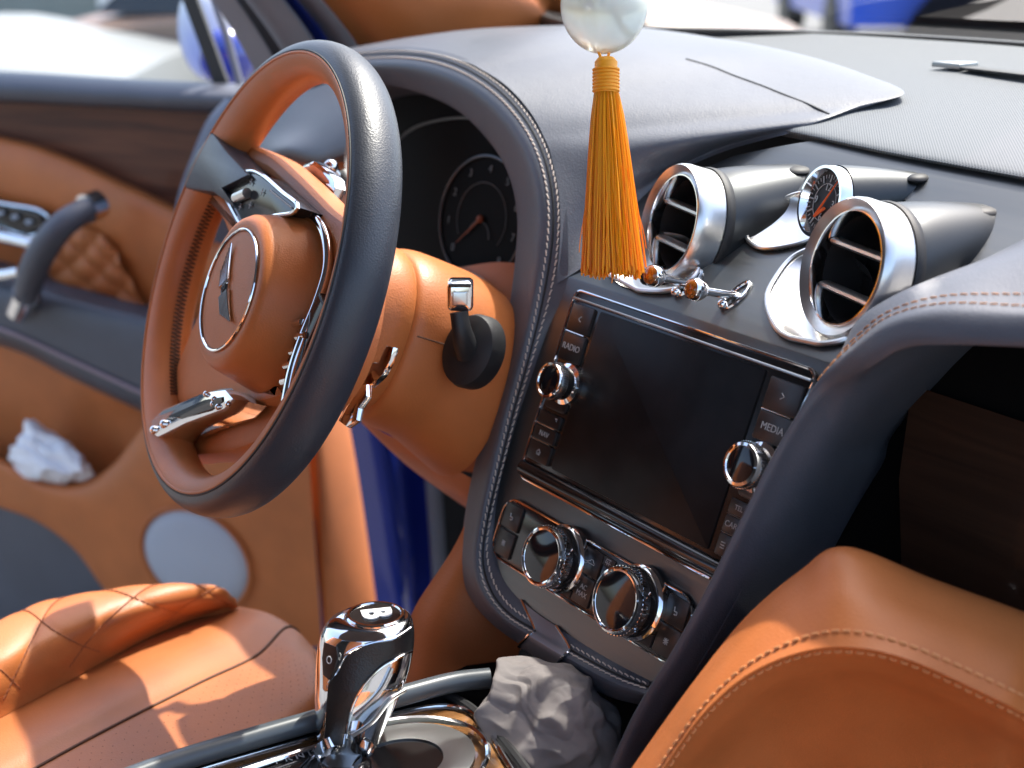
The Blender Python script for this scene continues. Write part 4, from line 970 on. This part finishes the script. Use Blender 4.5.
# ================================================================ CENTRE CONSOLE
cons = thing('centre_console', 'walnut and chrome centre console with dark grey rails under the gear selector', 'console', V(-.05, -.25, -.32))
def zp(px, z): return [tuple(Z(x, y, z)[:2]) for x, y in px]
zpos = lambda a, b, h: V(a, b, h)
vw = zp([(120, 800), (165, 775), (320, 734), (395, 712), (440, 704), (466, 708), (484, 726), (500, 752), (530, 800), (530, 900), (100, 900)], -.205)
mb = MB(); mb.plate(vw, -.26, -.205, .004, pos=zpos); mb.build('veneer_top', WOODL, cons)
mb = MB(); mb.tube(spline([Z(x, y, -.19) for x, y in ((60, 806), (160, 767), (240, 742), (320, 719), (415, 692), (455, 682), (490, 678))], 40), .0080, 14); mb.build('side_rail', mat('grey_rail', (.06, .07, .078), .32), cons)
mb = MB(); mb.tube(spline([Z(x, y, -.203) for x, y in ((130, 797), (180, 776), (320, 735), (395, 714), (440, 706), (466, 710), (486, 728), (503, 756), (530, 800))], 50), .0022, 8); mb.build('chrome_strip', CHR, cons)
mb = MB(); mb.tube(spline([Z(x, y, -.203) for x, y in ((446, 694), (470, 708), (492, 728), (512, 752), (540, 790))], 30), .004, 8); mb.build('tray_edge', RUB, cons)
gp_ = zp([(285, 790), (300, 765), (330, 742), (380, 724), (425, 722), (458, 734), (470, 752), (468, 780), (440, 830), (300, 840)], -.199)
gp_ = [tuple(p) for p in spline([(a, b, 0) for a, b in gp_], 60, True)[:, :2]]
mb = MB(); mb.plate(gp_, -.21, -.2015, .002, pos=zpos); gt = mb.build('gear_gate', mat('grey_gate', (.07, .075, .075), .3, metal=.5), cons)
c_g = Z(398, 764, -.199)
def gate_ring(r0_, r1_, h, mt, nm, c=c_g):
    mb = MB(); mb.lathe([(r0_, -.002), (r0_, h), ((r0_ + r1_) / 2, h + .001), (r1_, h), (r1_, -.002)], c, V(0, 0, 1), 56, ref=V(0, 1, 0), sx=.8); return mb.build(nm, mt, gt)
gate_ring(.034, .058, .002, SATD, 'gate_ring'); gate_ring(.066, .070, .002, CHR, 'gate_trim')
mb = MB(); mb.disc(c_g + V(0, 0, .0005), V(0, 0, 1), .034, ref=V(0, 1, 0), sx=.8); mb.build('gate_slot', BLK, gt)
mb = MB(); mb.plate(zp([(225, 768), (290, 748), (322, 742), (300, 765), (280, 800), (200, 800)], -.2), -.206, -.2022, .001, pos=zpos); lp = mb.build('legend_plate', BLK, cons)
mb = MB(); p0 = Z(296, 757, -.2015); mb.text('P R N D', .009, p0, unit(V(.2, 1, 0)), unit(V(-1, .2, 0))); mb.build('gear_legend', WHT, lp)
mb = MB(); mb.tube(spline([Z(x, y, -.2) for x, y in ((190, 790), (260, 765), (318, 746))], 12), .0022, 8); mb.build('plate_trim', CHR, cons)
sd_ = loft([[Z(x, y, -.19) for x, y in ((60, 806), (160, 767), (320, 719), (455, 682), (500, 676))], [Z(x, y, -.19) + V(-.01, 0, -.06) for x, y in ((60, 806), (160, 767), (320, 719), (455, 682), (500, 676))], [Z(x, y, -.19) + V(-.01, 0, -.38) for x, y in ((60, 806), (160, 767), (320, 719), (455, 682), (500, 676))]], 6, 4)
MB().grid(sd_).build('console_side', DARK, cons)
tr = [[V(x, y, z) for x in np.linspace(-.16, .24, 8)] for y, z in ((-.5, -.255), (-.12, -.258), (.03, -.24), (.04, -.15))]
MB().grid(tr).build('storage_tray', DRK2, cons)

# ================================================================ GEAR SELECTOR
gear = thing('gear_selector', 'chrome and black leather gear selector topped with a round B badge', 'gear selector', Z(345, 768, -.21))
GS = [(615.5, 345, 405), (616.2, 341, 407.5), (618, 335.5, 410.5), (622, 328.5, 412.8), (630, 322.3, 414), (642, 318.6, 414.2), (655, 317, 412.5), (670, 316, 409), (685, 315.5, 404), (700, 315, 398), (715, 315.5, 391), (730, 316.5, 384), (745, 318, 378), (758, 320, 373), (775, 323, 366), (800, 327, 358)]
GD = 1.03; gsl = spline([(a, b, c) for a, b, c in GS], 170)
gup = unit(CU + CF * .10); gf = np.cross(CR, gup); gf = unit(gf) * (1 if np.dot(gf, CF) < 0 else -1)
def gsec(row):
    y, l, r = row; c = D((l + r) / 2, y, GD); hw = (r - l) / 2 * GD / FPX; dp = min(hw * .85, .027)
    k_ = np.clip((665 - y) / 48, 0, 1); tilt = k_ * k_ * (3 - 2 * k_) * .40
    out = []
    for t in np.linspace(0, 2 * math.pi, 200, endpoint=False):
        out.append(c + CR * hw * math.cos(t) + gf * dp * math.sin(t) - gup * tilt * dp * math.sin(t) * 1.0)
    return out
GG = np.array([gsec(r) for r in gsl])
black = [(336, 672), (345, 655), (356, 648), (372, 643), (395, 638), (412, 626), (420, 630), (420, 651), (400, 657), (381, 668), (363, 687), (353, 706), (347, 730), (345, 746), (324, 746), (326, 715), (328, 685)]
lowc = [(420, 651), (400, 657), (381, 668), (363, 687), (353, 706), (347, 730), (345, 746), (360, 770), (390, 770), (425, 690)]
parts_ = {'knob_cap': MB(), 'leather_grip': MB(), 'knob_stem': MB()}
for j in range(GG.shape[0] - 1):
    for i in range(200):
        q = [GG[j, i], GG[j, (i + 1) % 200], GG[j + 1, (i + 1) % 200], GG[j + 1, i]]; c = sum(q) / 4
        x, y, _ = proj(c); k = 'leather_grip' if inpoly(x, y, black) else 'knob_stem' if inpoly(x, y, lowc) else 'knob_cap'
        parts_[k].add(q, [(0, 1, 2, 3)])
parts_['knob_cap'].add(list(GG[0]), [tuple(range(200))])
for k, mt in (('knob_cap', CHR), ('leather_grip', mat('black_leather', (.012, .012, .012), .38, bump=GR)), ('knob_stem', CHR)): parts_[k].build(k, mt, gear, merge=1e-5)
def on_front(x, y, lift=.0):
    # nearest front point of the knob on the sight line
    row = min(gsl, key=lambda r: abs(r[0] - y)); _, l, r = row; u = np.clip((x - (l + r) / 2) / max((r - l) / 2, 1), -.99, .99)
    hw = (r - l) / 2 * GD / FPX; dp = min(hw * .85, .027)
    return D(x, y, GD - dp * math.sqrt(1 - u * u) - lift)
for pl in ([(329, 683), (337, 671), (346, 655), (357, 648), (372, 643), (395, 638), (411, 628)], [(412, 651), (400, 657), (381, 668), (363, 687), (353, 706), (347, 730), (344, 747)], [(328, 685), (326, 715), (324, 747)]):
    MB().tube(spline([on_front(*p, .0008) for p in pl], 40), .0011, 8).build('grip_piping', CHR, gear)
bt_ = [on_front(*p, .0026) for p in ((324, 642), (336, 647), (337.5, 657), (334, 670), (329, 680), (323, 675), (322, 658))]
bcn = sum(bt_) / len(bt_); mb = MB(); mb.grid([[p + CF * .003 for p in bt_], bt_, [bcn - CF * .001] * len(bt_)], cu=True); mb.build('release_button', BTN, gear)
mb = MB(); mb.tube([D(329, 660, GD - .030) + CR * .0016 * math.cos(t) + CU * .0025 * math.sin(t) for t in np.linspace(0, 2 * math.pi, 14, endpoint=False)], .0004, 5, closed=True); mb.build('button_mark', WHT, gear)
# stem inlay groove, crescent on the lower chrome
for pl in ([(392, 668), (382, 688), (368, 704), (354, 716)], [(405, 690), (390, 700), (372, 722), (352, 736)]):
    MB().tube(spline([on_front(*p, .0005) for p in pl], 24), .0016, 8).build('stem_ridge', SAT, gear)
# badge on top
tn = unit(gup * .928 + gf * .371); tr_ = unit(CR - tn * np.dot(CR, tn)); tu = np.cross(tn, tr_)
tc0 = D(375.5, 615.5, GD) + tn * .0005
mb = MB(); mb.lathe([(.0216, -.002), (.0216, .0004), (.0205, .0014), (.0188, .0014), (.018, .0002)], tc0, tn, 48, ref=tu); mb.build('badge_ring', CHR, gear)
mb = MB(); mb.disc(tc0 + tn * .0004, tn, .0182, 48, ref=tu); mb.build('badge_disc', BLK, gear)
mb = MB(); mb.text('B', .029, tc0 + tn * .0012, unit(tr_ * .25 - tu * .97), unit(tr_ * .97 + tu * .25), h=.001, bold=.0012); mb.build('badge_letter', mat('badge_silver', (.8, .8, .8), .35, metal=.3), gear)
mb = MB(); mb.lathe([(.019, -.03), (.019, .004), (.017, .010), (.021, .016)], Z(345, 770, -.20), V(0, 0, 1), 32); mb.build('collar', CHR, gear)

# ================================================================ CRUMPLED CLOTH AND BAG
from mathutils import noise
def crumple(name, c, ax, r, seed, amp, mt, shape=None, nu=300, nv=190, folds=26, stretch=(1, 1, 2.6), fold=6.5):
    rs = np.random.default_rng(int(seed * 10)); N_ = rs.normal(size=(folds, 3)); N_ /= np.linalg.norm(N_, axis=1, keepdims=True); H_ = 1 - amp * rs.random(folds)
    rows = []
    for j in range(nv + 1):
        p = math.pi * j / nv; row = []
        for i in range(nu):
            t = 2 * math.pi * i / nu; d = V(math.sin(p) * math.cos(t), math.sin(p) * math.sin(t), math.cos(p))
            s = Vector(tuple(d + seed)); wv = noise.noise_vector(s * 1.7)
            dw = unit(d + np.array(wv) * .42)
            cand = H_ / np.maximum(N_ @ dw, .05); cand.sort(); k = cand[:3]
            f = -math.log(np.exp(-k * 30).sum()) / 30                      # soft minimum: broad facets
            ph = fold * (d[2] * stretch[2] * .4 + d[0] * .25) + 4.2 * noise.noise(s * 1.15) + 1.5 * noise.noise(s * 2.6)
            am = np.clip(.55 + 1.2 * noise.noise(s * 1.6 + Vector((5, 1, 2))), 0.05, 1)
            tri = lambda q: abs(2 * (q - math.floor(q)) - 1)
            ph2 = ph * .62 + 3.1 * noise.noise(s * 2.2 + Vector((9, 3, 4))) + 5 * (d[0] * .6 - d[1] * .3)
            f += amp * (am * (tri(ph * .22) - .5) * .55 + (1 - am * .6) * (tri(ph2 * .33) - .5) * .22) + amp * .05 * (abs(noise.noise(s * 7)) - .2)
            q = d * r
            if shape: q = shape(d, q)
            row.append(c + ax.T @ (q * f))
        rows.append(row)
    return MB().grid(rows, cu=True).build(name, mt, None, sharp=80)
A_ = np.array([CR, -CF, CU])
def sh(d, q): k = np.clip((q[2] - .0) / .06, 0, 1); return V(q[0] * (1 - .12 * k) - .004 * k, q[1], q[2])
wad = crumple('crumpled_cloth', D(546, 726, 1.075), A_, V(.056, .044, .054), 5.7, .19, CLO, sh)
tag(wad, 'crumpled grey cloth bundle stuffed in the tray below the centre stack', 'cloth')
B_2 = np.array([unit(V(.866, .5, -.12)), DN, unit(V(.10, .06, 1))])
bag = crumple('plastic_bag', DO(50, 458, .055), B_2, V(.078, .034, .052), 8.3, .30, WHP)
tag(bag, 'crumpled white plastic bag tucked in the open door pocket', 'bag')

# ================================================================ HANGING TASSEL
tas = thing('tassel_charm', 'orange silk tassel charm hanging from a milky glass bead', 'charm', D(613, 275, 1.06))
TD = 1.06
tp = lambda x, y, a, rx, k=1.0: D(x, y, TD) + (CR * math.cos(a) * rx + CF * math.sin(a) * rx * k)
mb = MB(); mb.ball(D(604, 5, TD), (.0325, .0325, .036), 0, 48, 32, ax=np.array([CR, CF, CU])); mb.build('glass_bead', JADE, tas)
mb = MB(); mb.tube(spline([D(598, 50, TD), D(601, 58, TD - .002), D(604, 64, TD), D(608, 58, TD + .002), D(609, 48, TD)], 16), .0011, 6); mb.build('cord_loop', ORD, tas)
MB().tube([D(604, -40, TD), D(604, -120, TD)], .0012, 6).build('hanging_cord', ORD, tas)
mb = MB()
mb.lathe([(.0, .020), (.006, .0195), (.0085, .0165), (.0085, .0105), (.0095, .009), (.0095, -.004), (.0088, -.007)], D(606, 84, TD), CU, 40)
for k in range(7): mb.tube([D(606, 84, TD) - CU * (.005 - .0026 * k) + (CR * math.cos(t) + CF * math.sin(t)) * .0094 for t in np.linspace(0, 2 * math.pi, 24, endpoint=False)], .0010, 6, closed=True)
mb.build('tassel_cap', ORD, tas)
mb = MB(); rnd = random.Random(3)
for i in range(420):
    a = rnd.random() * 2 * math.pi; k = math.sqrt(rnd.random()); k = .35 + .65 * k
    ph = rnd.random() * 6; yb = 272 + rnd.gauss(0, 3.2) + (4 if rnd.random() < .05 else 0)
    wob = rnd.gauss(0, .0011); pts = []
    for t in np.linspace(0, 1, 9):
        y = 93 + (yb - 93) * t; rx = .0088 + (.0222 - .0088) * (t ** .75); cx = 606.5 + 6.5 * t
        pts.append(tp(cx, y, a + wob * 30 * t, rx * k, .8) + CR * (.0006 * math.sin(ph + 7 * t) * t + wob * t))
    mb.tube(pts, .00075, 5, 0 if rnd.random() < .7 else 1, cap=False)
for i in range(34):
    a = rnd.random() * 2 * math.pi; y0 = rnd.uniform(130, 220); sx_ = rnd.gauss(0, .004); pts = []
    yb = rnd.uniform(240, 282)
    for t in np.linspace(0, 1, 9):
        y = y0 + (yb - y0) * t; f_ = (y - 93) / 179; rx = (.0088 + .0134 * f_ ** .75) * 1.02
        pts.append(tp(606.5 + 6.5 * f_, y, a, rx, .8) + CR * (sx_ * t * t + .0009 * math.sin(9 * t + i)))
    mb.tube(pts, .0004, 4, i % 2, cap=False)
mb.build('fringe', [ORA, ORA2], tas)

# ================================================================ OUTSIDE
gm = mat('pale_concrete', (.13, .127, .12), .8, bump=[('noise', 8, .3, .01)], var=(1.5, .12))
mb = MB(); mb.grid([[V(x, y, -1.05) for x in (-120, 0, 120)] for y in (-120, 0, 120)]); gr = mb.build('ground', gm); gr['kind'] = 'structure'
def parked_car(name, label, loc, ang, paint, L=4.5, W_=1.8, H=1.45):
    t = thing(name, label, 'car', V(loc[0], loc[1], -1.05), 'cars parked outside')
    ca_, sa = math.cos(ang), math.sin(ang)
    P = lambda x, y, z: V(loc[0] + ca_ * x - sa * y, loc[1] + sa * x + ca_ * y, -1.05 + z)
    prof = [(-L / 2, .35), (-L / 2, .85), (-L / 2 + .15, .95), (-L * .22, 1.0), (L * .30, .98), (L / 2 - .1, .85), (L / 2, .6), (L / 2, .35)]
    rows = []
    for y, k in ((-W_ / 2, .94), (-W_ / 2 + .06, .99), (0, 1.02), (W_ / 2 - .06, .99), (W_ / 2, .94)): rows.append([P(x * (.98 if abs(y) > W_ / 2 - .01 else 1), y, .35 + (z - .35) * k) for x, z in prof])
    mb = MB(); mb.grid(rows, cu=True)
    for r in (rows[0], rows[-1]): mb.add(r, [tuple(range(len(r)))])
    mb.build('body', paint, t)
    cab = [(-L * .42, .98), (-L * .30, H - .05), (-L * .12, H), (L * .06, H - .04), (L * .22, .98)]
    rows = [[P(x, y * (1 if z < 1 else .82), z) for x, z in cab] for y in (-W_ * .46, W_ * .46)]
    mb = MB(); mb.grid(rows); mb.add(rows[0], [tuple(range(5))]); mb.add(rows[1], [tuple(range(5))]); mb.build('cabin', mat('dark_car_glass', (.02, .025, .03), .1), t)
    rf = [[P(x, y, z + .012) for x, z in ((-L * .30, H - .05), (-L * .12, H), (L * .06, H - .04))] for y in (-W_ * .39, W_ * .39)]
    MB().grid(rf).build('roof', paint, t)
    for x in (-L * .3, L * .31):
        for y in (-W_ / 2 + .08, W_ / 2 - .08):
            mb = MB(); mb.lathe([(0, -.11), (.30, -.11), (.33, -.07), (.33, .07), (.30, .11), (0, .11)], P(x, y, .33), V(-sa, ca_, 0), 24); mb.build('wheel', RUB, t)
    return t
def gpos(x, d): p = D(x, 0, d); return (p[0], p[1])
parked_car('parked_car', 'beige car parked just outside the windscreen, nearest of the parked cars', gpos(455, 7.0), rad(50), mat('beige_paint', (.24, .155, .11), .4, coat=.1), 3.6)
parked_car('parked_car', 'bright blue car parked beyond the windscreen corner', gpos(890, 15.5), rad(145), mat('bright_blue_paint', (.02, .10, .62), .3, coat=.6), 4.2)
parked_car('parked_car', 'white car seen through the driver window', gpos(-370, 5.6), rad(55), mat('white_paint', (.19, .20, .20), .5), 4.4)
wq_ = [gpos(-250, 17), gpos(420, 19)]
def wall_pts(a, b, z0, z1, th=.25):
    a = V(*a, 0); b = V(*b, 0); n = unit(V(-(b - a)[1], (b - a)[0], 0)) * th; mb = MB()
    bot = [a, b, b + n, a + n]; v = [p + V(0, 0, z0) for p in bot] + [p + V(0, 0, z1) for p in bot]
    return mb.add(v, [(0, 1, 5, 4), (1, 2, 6, 5), (2, 3, 7, 6), (3, 0, 4, 7), (4, 5, 6, 7), (3, 2, 1, 0)])
wl = wall_pts(*wq_, -1.05, 1.6).build('boundary_wall', mat('grey_green_render', (.20, .23, .21), .8, var=(2, .1))); tag(wl, 'long grey green wall behind the white car', 'wall')
wb_ = wall_pts(gpos(98, 16.2), gpos(182, 16.4), -.7, .9, .1).build('notice_board', mat('white_board', (.75, .74, .70), .6)); tag(wb_, 'plain white board standing in front of the grey green wall', 'board')
